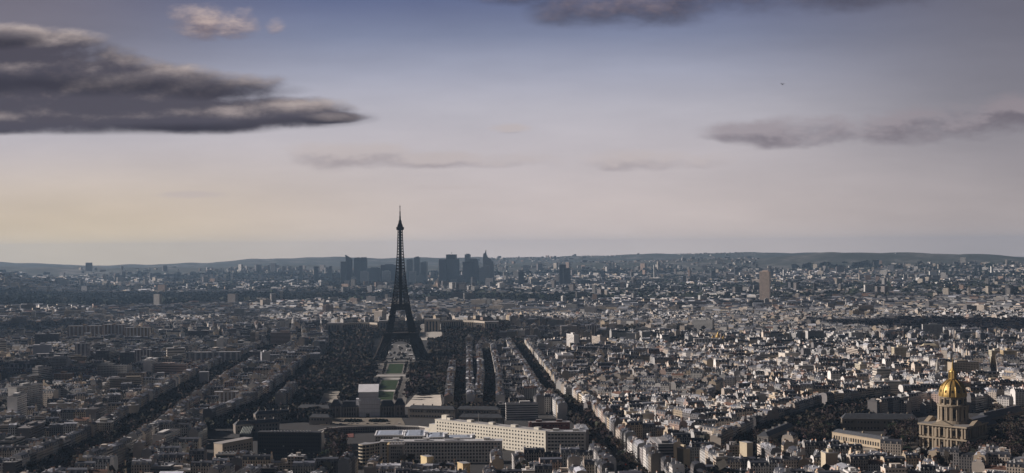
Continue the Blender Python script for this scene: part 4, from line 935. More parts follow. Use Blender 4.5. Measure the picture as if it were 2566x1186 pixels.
# ------------------------------------------------------------------ military school with wrapped portal
def school():
    p = at(926, 1045, 0.0); root = thing('military_school', 'dark stone palace with slate roofed wings and a wrapped white central portal', 'palace', (p.x, p.y, float(gz(p.x, p.y))), R(4)); k = 1791 / FPX
    DST = (0.17, 0.15, 0.13)
    SH = (0.78, 0.78, 0.82)
    mb = MB(); mb.boxes([(0, 0)], 0, 0, 0, 10, 29.5, 20, 23.5, SH, 'sheet'); mb.boxes([(0, 0)], 23.5, 0, -1.4, 10, 27, 18, 11, tuple(q * 0.93 for q in SH), 'sheet'); cv = mb.build('wrapped_portal', root); tag(cv, 'white sheeted scaffold box round the central portal')
    mb = MB(); z0, z1 = 34.4, 43.5; x0, x1, y0, y1 = -15.9, 12.9, 0.2, 19.6
    Q = [(x0, y0, z0), (x1, y0, z0), (x1, y1, z1), (x0, y1, z1)]; T = [(a, b_, c + 1.0) for a, b_, c in Q]
    mb.add([T], (0.85, 0.85, 0.88), 'plain'); mb.add([Q[::-1]], (0.8, 0.8, 0.8))
    for i in range(4): mb.add([[Q[i], Q[(i + 1) % 4], T[(i + 1) % 4], T[i]]], (0.85, 0.85, 0.88))
    mb.add([[(x1 - 0.5, y0, z0 - 1), (x1 - 0.5, y1, z0 - 1), (x1 - 0.5, y1, z1)]], (0.7, 0.7, 0.7)); mb.add([[(x0 + 0.5, y1, z0 - 1), (x0 + 0.5, y0, z0 - 1), (x0 + 0.5, y1, z1)]], (0.85, 0.85, 0.87)); mb.add([[(x1, y1 - 0.3, z0 - 1), (x0, y1 - 0.3, z0 - 1), (x0, y1 - 0.3, z1), (x1, y1 - 0.3, z1)]], (0.7, 0.7, 0.7))
    mb.build('white_canopy', root)
    for x in np.linspace(-14.2, 14.2, 9):
        mb = MB(); mb.boxes([(x, -0.25)], 0, 0, 0, 0, 0.35, 0.35, 23.5, (0.6, 0.6, 0.62), 'plain'); mb.build('scaffold_pole', cv)
    mb = MB(); mb.boxes([(-17, 6)], 0, 0, 0, 0, 4, 6, 26, (0.72, 0.72, 0.74), 'plain'); mb.build('hoist_tower', root)
    for z in (5.8, 11.6, 17.4, 28.0): mb = MB(); mb.boxes([(0 if z < 20 else -1.4, 10)], z, 0, 0, 0, 30.0 if z < 20 else 27.5, 20.5 if z < 20 else 18.5, 0.3, (0.27, 0.27, 0.3), 'plain'); mb.build('sheet_seam', cv)
    mb = MB(); mb.boxes([(0, -0.3)], 0, 0, -2.5, 0, 4.6, 0.6, 5.0, (0.015, 0.015, 0.015), 'glass_dark'); mb.build('door', cv)
    for s_, L in ((-1, 25), (1, 20)):
        xa = s_ * 15; xb = s_ * (15 + L); c = (xa + xb) / 2
        mb = MB(); mb.boxes([(c, 10)], 0, 0, 0, 0, L, 15, 14.5, DST, 'plain', top=False); wg = mb.build('wing', root)
        mb = MB(); mb.boxes([(c, 10)], 14.5, 0, 0, 0, L, 15.6, 7.5, (0.05, 0.052, 0.06), 'zinc_roof', taper=3.0); mb.build('roof', wg)
        windows(root, (min(xa, xb), 2.5), (max(xa, xb), 2.5), [4.5, 10.5], int(L / 3.4), 1.3, 3.2)
        for i in range(int(L / 3.4) + 1):
            mb = MB(); x = min(xa, xb) + L * i / int(L / 3.4); mb.boxes([(x, 2.2)], 0, 0, 0, 0, 0.7, 0.7, 14, (0.36, 0.32, 0.27), 'plain'); mb.build('pilaster', wg)
        c2 = s_ * (15 + L + 7.5); mb = MB(); mb.boxes([(c2, 9)], 0, 0, 0, 0, 15, 19, 16, (0.2, 0.16, 0.14), 'plain', top=False); pv_ = mb.build('end_pavilion', root)
        mb = MB(); mb.boxes([(c2, 9)], 16, 0, 0, 0, 15.6, 19.6, 8.5, (0.05, 0.052, 0.06), 'zinc_roof', taper=4.5); mb.build('roof', pv_)
        for x in (c2 - 7, c2, c2 + 7): mb = MB(); mb.boxes([(x, -0.7)], 0, 0, 0, 0, 0.9, 0.7, 16, (0.42, 0.38, 0.33), 'plain'); mb.build('pilaster', pv_)
        windows(root, (c2 - 7, -0.5), (c2 + 7, -0.5), [4.5, 11], 2, 1.6, 3.4)
school()
for a, b_, c, d, H, lab in ((745, 1022, 826, 1024, 13, 'left of the wrapped portal'), (640, 1040, 735, 1034, 12, 'at the far left of the school grounds'), (775, 1046, 826, 1047, 10, 'with a light roof edge below the left wing'), (1022, 1024, 1140, 1027, 13, 'right of the wrapped portal'),
                            (1145, 1026, 1250, 1028, 12, 'behind the long cream office'), (590, 1066, 700, 1058, 11, 'beside the striped glass shed'), (1150, 1046, 1260, 1048, 12, 'directly above the long cream office roof')):
    A_, B_ = edge(a, b_, c, d, H); gabled_range(A_, B_, 11, H, 4, 'dark barrack range ' + lab, 'barrack_range', 'building', (0.24, 0.21, 0.18), chim=5)
for px_, w_ in ((885, 24), (948, 26)):
    p = at(px_, 1057, 0); root = thing('clipped_hedge', 'dark clipped oval hedge bed on the ' + ('left' if px_ < 900 else 'right') + ' of the sandy square below the portal', 'hedge', (p.x, p.y, 0))
    Q, cc = tree_clumps(*[np.array(v_) for v_ in zip(*[(math.cos(t_) * w_ / 2.2 * r_, math.sin(t_) * 9 * r_, 0.0) for t_ in np.linspace(0, 6.2, 14) for r_ in (0.35, 0.75, 1.0)])], np.full(42, 3.0), 20, 4.2, (0.02, 0.026, 0.015)); mb = MB(); mb.add(Q, cc, 'leaf'); mb.build('foliage', root)

# ------------------------------------------------------------------ the large offices at the bottom of the view
CREAM = (0.80, 0.75, 0.63)
def cream_office():
    H = 26.0; Cn = at(1367, 1083, H); Fl = at(1090, 1052, H); Rt = at(1468, 1083, H); root = thing('cream_office', 'long cream office block with two sunlit rows of small windows, running away leftwards', 'office building', (Cn.x, Cn.y, 0))
    l = lambda p: (p.x - Cn.x, p.y - Cn.y)
    A = Vector(l(Fl)); C = Vector((0, 0)); B = Vector(l(Rt)); 
    slab(root, A, C, 15, H, CREAM, 6, 38, roofcol=(0.42, 0.41, 0.4), wh=1.7, ww=1.7, endcols=4)
    slab(root, C + Vector((0.3, 0)), B, 14, H - 0.4, (0.66, 0.62, 0.56), 6, 11, roofcol=(0.45, 0.46, 0.48), wh=1.8, ww=2.9, endcols=3, name='right_wing_wall')
    mb = MB(); d = (C - A).normalized(); q = A - d * 5; mb.boxes([(q.x, q.y)], 0, math.atan2(d.y, d.x), 0, 7.5, 10, 15, H - 6, CREAM, 'plain', topcol=(0.5, 0.5, 0.5)); q = A - d * 13; mb.boxes([(q.x, q.y)], 0, math.atan2(d.y, d.x), 0, 7.5, 9, 15, H - 11, CREAM, 'plain', topcol=(0.5, 0.5, 0.5)); mb.build('stepped_end', root)
    mb = MB(); q = A + d * 12 + Vector((4, 6)); mb.boxes([(q.x, q.y)], H + 0.9, math.atan2(d.y, d.x), 0, 0, 8, 6, 5, CREAM, 'plain'); mb.build('stair_head', root)
    mb = MB(); mb.bar((A.x * 0.62 + 4, A.y * 0.62 + 6, H), (A.x * 0.62 + 4, A.y * 0.62 + 6, H + 13), 0.35, (0.75, 0.72, 0.65), 'plain'); mb.build('mast', root)
    # brick court behind the corner
    BR = (0.16, 0.065, 0.05); P1 = at(1325, 1061, H); P2 = at(1428, 1060, H)
    r2 = thing('brick_court_building', 'red brick office court with a slim pale mast behind the cream office corner', 'office building', (P1.x, P1.y, 0))
    slab(r2, (0, 0), (P2.x - P1.x, P2.y - P1.y), 12, H, BR, 5, 14, roofcol=(0.3, 0.28, 0.28), wh=1.4, ww=1.4, endcols=0)
    mb = MB(); mb.boxes([(2, -8)], 0, 0, 0, 0, 2.4, 2.4, H + 3, (0.42, 0.22, 0.17), 'plain'); mb.build('flue', r2)
    E = at(1440, 1062, H); r3 = (E.x - P1.x, E.y - P1.y); mb = MB(); mb.boxes([r3], 0, R(2), 6, -22, 14, 40, H - 1, (0.34, 0.3, 0.28), 'plain', topcol=(0.34, 0.36, 0.4), topmat='zinc_roof'); mb.build('side_wing', r2)
    rr = random.Random(3)
    for i in range(9): mb = MB(); mb.boxes([r3], H - 1, R(2), 6 + rr.uniform(-4, 4), -22 + (i - 4) * 4.2, 4, 1.6, 1.6, (0.75, 0.75, 0.76), 'plain'); mb.build('rooftop_plant', r2)
cream_office()
def grid_office():
    H = 23.5; L0 = at(952, 1109, H); R0_ = at(1258, 1107, H); root = thing('grid_office', 'wide grey stone office with a regular grid of dark square windows and rounded left end', 'office building', (L0.x, L0.y, 0))
    B = Vector((R0_.x - L0.x, R0_.y - L0.y)); G = (0.78, 0.73, 0.66)
    slab(root, (0, 0), B, 16, H, G, 6, 38, roofcol=(0.55, 0.55, 0.56), wh=2.3, ww=2.0, endcols=0)
    E = at(898, 1113, H); e = Vector((E.x - L0.x, E.y - L0.y)); pts = [(0, 0)]
    cap = [(0, 0)] ; n = 7
    outer = [Vector((0, 0)).lerp(e, t_) + Vector((-3, -9)) * math.sin(math.pi * t_) for t_ in np.linspace(0, 1, n)]
    mb = MB(); back = [p_ + Vector((8, 18)) * (1 - 0.3 * i / n) for i, p_ in enumerate(outer)]
    outline = [tuple(p_) for p_ in outer[::-1]] + [tuple(p_) for p_ in back]
    mb.prism(outline, 0, H, (0.62, 0.55, 0.42), 'plain', (0.36, 0.36, 0.37), 'zinc_roof', win=False); mb.build('rounded_end', root)
    for a, b_ in zip(outer[::-1][:-1], outer[::-1][1:]): windows(root, a, b_, [H / 6.4 * (i + 0.75) for i in range(6)], 2, 1.9, 2.2, margin=0.6)
    for i in range(3):
        o_ = B * (0.08 + 0.25 * i); mb = MB(); mb.boxes([(o_.x, o_.y + 5)], H, 0, 0, 0, 14, 3, 2.4, (0.72, 0.72, 0.74), 'plain'); mb.build('rooftop_plant', root)
    # low workshop roofs in the court behind
    for a, b_, c, d, H2, lab in ((938, 1093, 1006, 1081, 15, 'leftmost'), (1010, 1095, 1060, 1080, 17, 'middle'), (1068, 1098, 1110, 1086, 17, 'right of the middle'), (1116, 1100, 1180, 1092, 14, 'rightmost')):
        A = at(a, b_, H2); Cc = at(c, b_, H2); dep = abs(at(a, d, H2).y - A.y); w_ = Cc.x - A.x
        r2 = thing('workshop_hall', f'low blue grey roofed hall, {lab} of the row behind the window-grid office', 'hall', (A.x + w_ / 2, A.y + dep / 2, 0), R(3), 'low halls behind the grid windowed office')
        mb = MB(); mb.boxes([(0, 0)], 0, 0, 0, 0, w_, dep, H2, (0.6, 0.58, 0.54), 'modern_wall', top=False); mb.build('wall', r2)
        mb = MB(); mb.boxes([(0, 0)], H2, 0, 0, 0, w_ - 1.6, dep - 1.6, 1.6, (0.38, 0.43, 0.52), 'zinc_roof', taper=4.0); mb.build('roof', r2)
        mb = MB()
        for s_ in (-1, 1): mb.boxes([(0, s_ * dep / 2)], H2, 0, 0, 0, w_ + 1, 1.6, 1.1, (0.85, 0.85, 0.86), 'plain'); mb.boxes([(s_ * w_ / 2, 0)], H2, 0, 0, 0, 1.6, dep - 1.8, 1.1, (0.8, 0.8, 0.82), 'plain')
        mb.build('parapet', r2)
        mb = MB(); mb.boxes([(w_ / 2 + 2.5, -dep * 0.2)], 0, 0, 0, 0, 4, 9, H2 + 4, (0.78, 0.78, 0.8), 'plain'); mb.build('stair_tower', r2)
grid_office()
def dark_office():
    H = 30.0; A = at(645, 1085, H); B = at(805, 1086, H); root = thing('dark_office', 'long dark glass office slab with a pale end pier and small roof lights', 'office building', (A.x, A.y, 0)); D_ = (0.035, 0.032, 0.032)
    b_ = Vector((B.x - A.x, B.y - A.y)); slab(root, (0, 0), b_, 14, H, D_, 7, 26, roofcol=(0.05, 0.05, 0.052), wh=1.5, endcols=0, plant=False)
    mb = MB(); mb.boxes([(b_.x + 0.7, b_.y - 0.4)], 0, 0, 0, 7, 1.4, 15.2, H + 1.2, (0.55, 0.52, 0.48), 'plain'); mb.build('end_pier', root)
    for i in range(13): mb = MB(); x = b_.x * (0.22 + 0.6 * i / 12); mb.boxes([(x, b_.y * x / b_.x + 1.5)], H + 0.9, 0, 0, 0, 1.5, 2, 1.5, (0.62, 0.62, 0.62), 'plain'); mb.build('roof_light', root)
    H = 22.0; P = at(536, 1111, H); Q = at(562, 1113, H); w_ = Q.x - P.x
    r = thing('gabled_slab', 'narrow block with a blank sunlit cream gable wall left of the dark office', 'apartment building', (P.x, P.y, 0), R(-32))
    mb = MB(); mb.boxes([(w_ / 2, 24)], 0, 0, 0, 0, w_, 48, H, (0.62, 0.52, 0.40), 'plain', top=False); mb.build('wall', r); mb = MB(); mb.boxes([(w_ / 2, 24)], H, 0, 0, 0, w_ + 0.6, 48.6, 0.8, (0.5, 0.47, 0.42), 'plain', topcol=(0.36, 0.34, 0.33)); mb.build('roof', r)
    windows(r, (w_, 0), (w_, 48), [3.4 * (i + 1) for i in range(5)], 10, 1.6, 1.6)
    H = 20.0; A = at(541, 1139, H); B = at(628, 1140, H); r = thing('banded_office', 'office with pale and dark horizontal floor bands below the sunlit gable', 'office building', (A.x, A.y, 0)); w_ = B.x - A.x
    mb = MB(); mb.boxes([(w_ / 2, 8)], 0, 0, 0, 0, w_, 15, H, (0.05, 0.045, 0.042), 'plain', topcol=(0.12, 0.12, 0.12)); mb.build('wall', r)
    for i in range(6): mb = MB(); mb.boxes([(w_ / 2, 8)], 2.2 + i * 3.3, 0, 0, 0, w_ + 1.2, 16.2, 1.1, (0.42, 0.37, 0.33), 'plain'); mb.build('floor_band', r)
    rr = random.Random(5)
    for i in range(10): mb = MB(); mb.boxes([(w_ * (i + 0.5) / 10, 5 + rr.uniform(-2, 4))], H, 0, 0, 0, 1.6, 1.6, 2.0, (0.7, 0.7, 0.7), 'plain'); mb.build('rooftop_plant', r)
dark_office()
def window_block():
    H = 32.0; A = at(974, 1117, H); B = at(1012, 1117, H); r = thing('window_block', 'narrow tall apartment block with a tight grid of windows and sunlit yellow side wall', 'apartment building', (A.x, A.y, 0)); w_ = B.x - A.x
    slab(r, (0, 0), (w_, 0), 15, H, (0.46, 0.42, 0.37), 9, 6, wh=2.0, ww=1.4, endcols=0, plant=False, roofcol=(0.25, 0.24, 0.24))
    mb = MB(); mb.boxes([(-1.1, 7.5)], 0, 0, 0, 0, 2.0, 15, H + 1.0, (0.66, 0.50, 0.28), 'plain'); mb.build('lit_side_wall', r)
    for i in range(5): mb = MB(); mb.boxes([(1.5 + i * 3.3, 4)], H + 0.9, 0, 0, 0, 0.8, 3.2, 2.6, (0.66, 0.6, 0.5), 'plain'); mb.build('chimney', r)
window_block()
def striped_hall(px0, py0, px1, py1, n, label, sk):
    z = 9.0; A = at(px0, py1, z); B = at(px1, py1, z); Cc = at(px0 + sk, py0, z); dep = Cc.y - A.y; w_ = B.x - A.x
    r = thing('striped_hall', label, 'hall', (A.x, A.y, 0)); mb = MB(); dx = Cc.x - A.x
    mb.prism([(0, 0), (w_, 0), (w_ + dx, dep), (dx, dep)], 0, z - 1.5, (0.13, 0.14, 0.13), 'plain', (0.05, 0.07, 0.06), 'zinc_roof', win=False); mb.build('wall', r)
    for i in range(n):
        x = w_ * (i + 0.1) / n; s_ = w_ / n * 0.52; mb = MB(); P = [(x, 0), (x + s_, 0), (x + s_ + dx, dep), (x + dx, dep)]
        mb.prism(P, z - 1.5, [0.3, 2.2, 2.2, 0.3], (0.72, 0.76, 0.72), 'plain', win=False); mb.build('roof_light', r)
striped_hall(430, 1126, 468, 1151, 9, 'hall with a striped white and green glass roof beside the left boulevard', 22)
striped_hall(600, 1064, 628, 1086, 7, 'smaller hall with white striped roof above the dark office slab', 10)
# curved white roof edge behind the courts
def curved_roof():
    p = at(900, 1080, 8.0); r = thing('curved_pavilion', 'low building with a long curved pale roof edge above the red court', 'building', (p.x, p.y, 0)); mb = MB(); pts = []
    for px_, py_ in ((792, 1082), (820, 1074), (860, 1070), (920, 1068), (990, 1067), (1050, 1069), (1085, 1073)):
        q = at(px_, py_, 8.0); pts.append((q.x - p.x, q.y - p.y))
    out = pts + [(a, b_ + 9) for a, b_ in pts[::-1]]; mb.prism(out, 0, 7.2, (0.2, 0.18, 0.17), 'modern_wall', (0.4, 0.4, 0.42), 'zinc_roof'); mb.build('wall', r)
    mb = MB()
    for a, b_ in zip(pts[:-1], pts[1:]): mb.bar((a[0], a[1], 7.9), (b_[0], b_[1], 7.9), 0.7, (0.75, 0.72, 0.66), 'plain')
    mb.build('roof_edge', r)
curved_roof()

# ------------------------------------------------------------------ modern blocks of the left part of the city
def block(px0, px1, ytop, H, depth, rot, wallm, col, label, cat='apartment building', name='tower_block', roofcol=(0.34, 0.34, 0.35), stripes=0, bands=0, plant=1, z_from=None):
    c = at((px0 + px1) / 2, ytop, H); W_ = (px1 - px0) * c.y / FPX; w_ = max(8.0, (W_ - abs(math.sin(rot)) * depth) / max(0.3, abs(math.cos(rot))))
    g = float(gz(c.x, c.y)); root = thing(name, label, cat, (c.x, c.y, g), rot)
    mb = MB(); mb.boxes([(0, 0)], 0, 0, 0, depth / 2, w_, depth, H - g, col, wallm, top=False); mb.build('wall', root)
    mb = MB(); mb.boxes([(0, 0)], H - g, 0, 0, depth / 2, w_ + 0.6, depth + 0.6, 1.1, tuple(q * 1.05 for q in col), 'plain', topcol=roofcol, topmat='zinc_roof'); rf = mb.build('roof', root)
    for i in range(plant): mb = MB(); mb.boxes([(0, 0)], H - g + 1.1, 0, (i - (plant - 1) / 2) * w_ / max(plant, 1) * 0.8, depth / 2, min(w_ * 0.35, 9), depth * 0.5, 3.2, tuple(q * 0.9 for q in col), 'plain'); mb.build('rooftop_plant', rf)
    for i in range(stripes): mb = MB(); mb.boxes([(-w_ / 2 + w_ * (i + 0.5) / stripes, -0.4)], 2, 0, 0, 0, w_ / stripes * 0.34, 0.8, H - g - 2, (0.62, 0.6, 0.6), 'plain'); mb.build('pier', root)
    for i in range(bands): mb = MB(); mb.boxes([(0, depth / 2)], 3 + (H - g - 4) * i / bands, 0, 0, 0, w_ + 1.2, depth + 1.2, (H - g) / bands * 0.42, (0.68, 0.62, 0.54), 'plain'); mb.build('floor_band', root)
    return root
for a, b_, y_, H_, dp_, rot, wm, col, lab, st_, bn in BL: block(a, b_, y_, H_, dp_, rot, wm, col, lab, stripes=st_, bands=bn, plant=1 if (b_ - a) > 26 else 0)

# ------------------------------------------------------------------ palace with two curved wings
def palace():
    PC = (0.58, 0.51, 0.42)
    for side in (1, -1):
        D0 = 3330.0; g = lambda px_, D_: (lambda q: (q.x, q.y))(atd(px_, D_))
        if side == 1: head = (1062, 1100); arc = [(1104, 3345), (1130, 3370), (1158, 3372), (1186, 3350), (1213, 3310)]; end = (1213, 1248); lab = 'pale stone palace wing curving right of the iron tower, with columns'
        else: head = (948, 982); arc = [(944, 3345), (925, 3370), (900, 3376), (874, 3355), (853, 3315)]; end = (817, 853); lab = 'dim palace wing curving left of the iron tower, with columns'
        p = atd((head[0] + head[1]) / 2, 3330); root = thing('curved_palace', lab, 'palace', tuple(p)); zb = float(p.z)
        def top(px_, y_, D_): return HC - (y_ - (YH - 0.00785 * (px_ - CX))) * D_ / FPX
        for (a, b_), y_, D_, nm in ((head, 800, 3330, 'head_pavilion'), (end, 806, 3290, 'end_pavilion')):
            A = g(a, D_); B = g(b_, D_); H = top((a + b_) / 2, y_, D_) - zb + (0 if side == 1 else -4); w_ = B[0] - A[0]
            mb = MB(); c = ((A[0] + B[0]) / 2 - p.x, D_ - p.y + 12); mb.boxes([c], -10, 0, 0, 0, w_, 26, H + 10, PC, 'plain', topcol=(0.34, 0.33, 0.33)); pv_ = mb.build(nm, root)
            for i in range(4): mb = MB(); mb.boxes([(c[0] - w_ * 0.3 + w_ * 0.2 * i, c[1] - 13.2)], 1, 0, 0, 0, w_ * 0.1, 0.7, H - 7, (0.03, 0.03, 0.035), 'glass_dark'); mb.build('window', pv_)
        pts = []
        for (a, D1), (b_, D2) in zip(arc[:-1], arc[1:]):
            for k in range(5): t_ = k / 5; q = g(a + (b_ - a) * t_, D1 + (D2 - D1) * t_ ); pts.append((q[0] - p.x, q[1] - p.y))
        pts.append((g(*arc[-1])[0] - p.x, arc[-1][1] - p.y))
        if side == -1: pts = pts[::-1]
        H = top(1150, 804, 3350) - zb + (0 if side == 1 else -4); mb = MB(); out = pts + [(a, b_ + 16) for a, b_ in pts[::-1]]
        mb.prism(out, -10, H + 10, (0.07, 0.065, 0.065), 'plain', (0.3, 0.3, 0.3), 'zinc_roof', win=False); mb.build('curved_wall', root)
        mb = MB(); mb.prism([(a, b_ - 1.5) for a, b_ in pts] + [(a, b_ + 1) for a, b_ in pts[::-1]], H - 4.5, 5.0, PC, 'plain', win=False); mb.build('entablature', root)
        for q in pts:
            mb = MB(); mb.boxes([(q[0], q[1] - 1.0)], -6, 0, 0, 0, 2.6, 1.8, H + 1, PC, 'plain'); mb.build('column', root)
palace()

def arch():
    p = atd(2169, 4000); g = float(p.z); root = thing('triumphal_arch', 'massive dark stone triumphal arch standing above the roofs at right', 'monument', (p.x, p.y, g), R(-18)); C_ = (0.11, 0.095, 0.085)
    for s_ in (-1, 1): mb = MB(); mb.boxes([(s_ * 14.8, 0)], 0, 0, 0, 0, 15.2, 22, 29, C_, 'plain'); mb.build('pier', root)
    mb = MB(); mb.boxes([(0, 0)], 29, 0, 0, 0, 44.8, 22, 9, C_, 'plain'); mb.boxes([(0, 0)], 38, 0, 0, 0, 48, 25, 2.2, C_, 'plain'); mb.boxes([(0, 0)], 40.2, 0, 0, 0, 45, 22.5, 9.3, C_, 'plain'); mb.build('attic', root)
    mb = MB()
    for i in range(8):
        t0, t1 = math.pi * i / 8, math.pi * (i + 1) / 8; q = [(-7.3 * math.cos(t0), 22 + 7.3 * math.sin(t0)), (-7.3 * math.cos(t1), 22 + 7.3 * math.sin(t1))]
        for y in (-11.05, 11.05): mb.add([[(q[0][0], y, q[0][1]), (q[1][0], y, q[1][1]), (q[1][0], y, 29.2), (q[0][0], y, 29.2)]], C_)
        mb.add([[(q[0][0], -11, q[0][1]), (q[1][0], -11, q[1][1]), (q[1][0], 11, q[1][1]), (q[0][0], 11, q[0][1])]], C_)
    mb.build('vault', root)
arch()

def high_rise(px0, px1, ytop, D_, depth, col, label, name='office_tower', cat='skyscraper', wallm='tower_glass', shape=None, group=None, rot=0.0, mast=0, pent=True, litside=None):
    """tower placed by its sides and top; its foot stands on the ground at distance D_"""
    p = atd((px0 + px1) / 2, D_); w_ = (px1 - px0) * D_ / FPX; zt = HC - (ytop - (YH - 0.00785 * ((px0 + px1) / 2 - CX))) * D_ / FPX; H = zt - p.z
    root = thing(name, label, cat, tuple(p), rot, group); mb = MB()
    if shape is None:
        mb.boxes([(0, 0)], -2, 0, 0, depth / 2, w_, depth, H + 2, col, wallm, topcol=tuple(q * 0.8 for q in col), topmat='plain'); mb.build('wall', root)
        if pent: mb = MB(); mb.boxes([(0, 0)], H, 0, w_ * 0.05, depth / 2, w_ * 0.55, depth * 0.6, 5, tuple(q * 0.8 for q in col), 'plain'); mb.build('rooftop_plant', root)
    else:   # outline of the front (x 0..1 of the width, height in photo rows), given a real depth
        P = [((x - 0.5) * w_, (H - (y_ - ytop) * D_ / FPX) if y_ is not None else -2) for x, y_ in shape]
        n = len(P); cx_ = 0
        F0 = [(x, 0, z) for x, z in P]; F1 = [(x, depth, z) for x, z in P]
        xs = sorted(set(x for x, z in P)); mb.add([F0], col, wallm, [[(x, z) for x, z in P]]); mb.add([F1[::-1]], col, wallm)
        for i in range(n): j = (i + 1) % n; L = depth; mb.add([[F0[i], F1[i], F1[j], F0[j]]], col, 'plain')
        mb.build('wall', root)
    if litside: mb = MB(); mb.boxes([(-w_ / 2 - 0.8, depth / 2)], -2, 0, 0, 0, 2.0, depth * 0.96, H + 3, litside, 'plain'); mb.build('lit_side_wall', root)  # pale slab: sunlight on the left face put into its colour
    if mast: mb = MB(); mb.boxes([(w_ * 0.02, depth / 2)], H + 3, 0, 0, 0, 2.2, 2.2, mast, col, 'iron'); mb.build('mast', root)
    return root
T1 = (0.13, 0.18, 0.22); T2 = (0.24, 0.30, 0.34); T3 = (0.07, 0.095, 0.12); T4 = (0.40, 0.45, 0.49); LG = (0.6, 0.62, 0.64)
GRP = 'towers of the far business district'
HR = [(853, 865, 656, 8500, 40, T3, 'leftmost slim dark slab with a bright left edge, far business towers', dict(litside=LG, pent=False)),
      (864, 881, 639, 8600, 45, T3, 'dark tower with a steeply slanted pointed top left of the iron tower', dict(shape=[(0.12, None), (1, None), (1, 649), (0, 639), (0.12, 646)], litside=None)),
      (886, 918, 645, 8700, 50, T2, 'wide twin crowned dark tower left of the iron tower', dict(shape=[(0, None), (1, None), (1, 648), (0.93, 645), (0.62, 645), (0.5, 648), (0.38, 645), (0.1, 646), (0, 649)])),
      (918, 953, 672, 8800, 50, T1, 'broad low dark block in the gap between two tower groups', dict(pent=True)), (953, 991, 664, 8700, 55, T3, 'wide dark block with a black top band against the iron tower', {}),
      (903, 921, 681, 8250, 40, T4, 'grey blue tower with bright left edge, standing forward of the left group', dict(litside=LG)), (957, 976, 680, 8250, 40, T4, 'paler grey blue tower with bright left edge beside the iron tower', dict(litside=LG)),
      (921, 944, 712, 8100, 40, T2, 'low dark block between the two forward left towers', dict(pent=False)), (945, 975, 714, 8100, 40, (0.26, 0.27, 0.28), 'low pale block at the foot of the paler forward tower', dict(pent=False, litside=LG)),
      (861, 874, 704, 8150, 30, (0.6, 0.57, 0.55), 'small cream cube low in front of the leftmost towers', dict(pent=False)), (880, 890, 695, 8200, 25, T4, 'small grey block with a sunlit white left edge under the slanted tower', dict(litside=LG, pent=False)),
      (1018, 1033, 651, 8500, 45, T2, 'flat topped tower first right of the iron tower', {}), (1037, 1050, 645, 8600, 40, T1, 'narrow tower with a raised roof box, second right of the iron tower', dict(pent=True)),
      (1053, 1069, 657, 8500, 42, T2, 'lower flat tower third right of the iron tower', {}), (1026, 1041, 680, 8300, 30, T4, 'short grey block with a bright edge between the first two right towers', dict(litside=LG, pent=False)), (1044, 1060, 690, 8200, 30, T2, 'low grey block in front of the third right tower', dict(pent=False)),
      (1099, 1117, 650, 8450, 40, T3, 'dark tower with a sunlit cream left edge at the left of the tallest group', dict(litside=(0.7, 0.66, 0.58), pent=False)), (1117, 1142, 638, 8550, 50, T3, 'tall black crowned tower with a small mast', dict(mast=14, pent=False)),
      (1117, 1149, 650, 8480, 40, T1, 'wide shouldered tower in front of the black crowned tower', dict(pent=False)), (1164, 1177, 638, 8600, 45, T2, 'narrow tall tower with small roof box in the tallest group', {}),
      (1158, 1186, 656, 8450, 45, T3, 'dark stepped tower in front of the narrow tall tower', dict(pent=False)), (1176, 1200, 648, 8500, 50, T2, 'tower with a rounded falling right shoulder', dict(shape=[(0, None), (1, None), (1, 672), (0.93, 655), (0.8, 649), (0.6, 648), (0, 648)])),
      (1209, 1237, 627, 8550, 50, T4, 'spired tower whose roofline sweeps down to the right, rightmost tall one', dict(shape=[(0.02, None), (1, None), (1, 666), (0.94, 657), (0.72, 650), (0.5, 646), (0.38, 640), (0.33, 634), (0.32, 627), (0.27, 627), (0.24, 633), (0.08, 636), (0.04, 642)])),
      (1200, 1226, 669, 8300, 40, T4, 'grey rounded block in front of the spired tower', dict(shape=[(0, None), (1, None), (1, 667), (0.8, 666), (0.4, 668), (0, 672)])), (1098, 1130, 712, 8100, 40, (0.22, 0.24, 0.25), 'low pale building below the black crowned tower', dict(pent=False)),
      (1206, 1236, 709, 8100, 35, (0.16, 0.18, 0.2), 'low square building at the foot of the spired tower', dict(pent=False)), (1142, 1160, 690, 8200, 35, T1, 'dark mid height block in the middle of the tallest group', dict(pent=False)), (1128, 1144, 700, 8150, 30, T2, 'bluish mid height block under the black crowned tower', dict(pent=False))]
for a, b_, y_, D_, dp_, col, lab, kw in HR: high_rise(a, b_, y_, D_, dp_ * (0.7 if 'shape' not in kw else 1), col, lab, group=GRP, rot=-0.2 if 'shape' not in kw else 0.0, **kw)
high_rise(1298, 1312, 682, 7600, 35, T3, 'lone dark tower right of the business district', group='lone towers on the plain'); high_rise(1401, 1418, 663, 7700, 40, T3, 'taller half of the dark twin slab tower on the right plain', group='lone towers on the plain', pent=False)
high_rise(1411, 1429, 672, 7600, 40, T3, 'shorter half of the dark twin slab tower on the right plain', group='lone towers on the plain', pent=False); high_rise(1335, 1368, 706, 7400, 40, T1, 'low broad dark block left of the dark twin slab', group='lone towers on the plain', pent=False)
high_rise(1384, 1400, 706, 7400, 35, T1, 'low dark cube under the dark twin slab', group='lone towers on the plain', pent=False); high_rise(1453, 1478, 702, 7400, 40, T3, 'low dark rectangular block right of the dark twin slab', group='lone towers on the plain', pent=False)
high_rise(749, 757, 666, 9000, 25, T2, 'slim far tower, leftmost of three on the left plain', group='lone towers on the plain', pent=False); high_rise(786, 797, 668, 9000, 28, T3, 'dark far tower, middle of three on the left plain', group='lone towers on the plain', pent=False); high_rise(824, 831, 667, 9100, 25, T2, 'thin far tower, rightmost of three on the left plain', group='lone towers on the plain', pent=False)
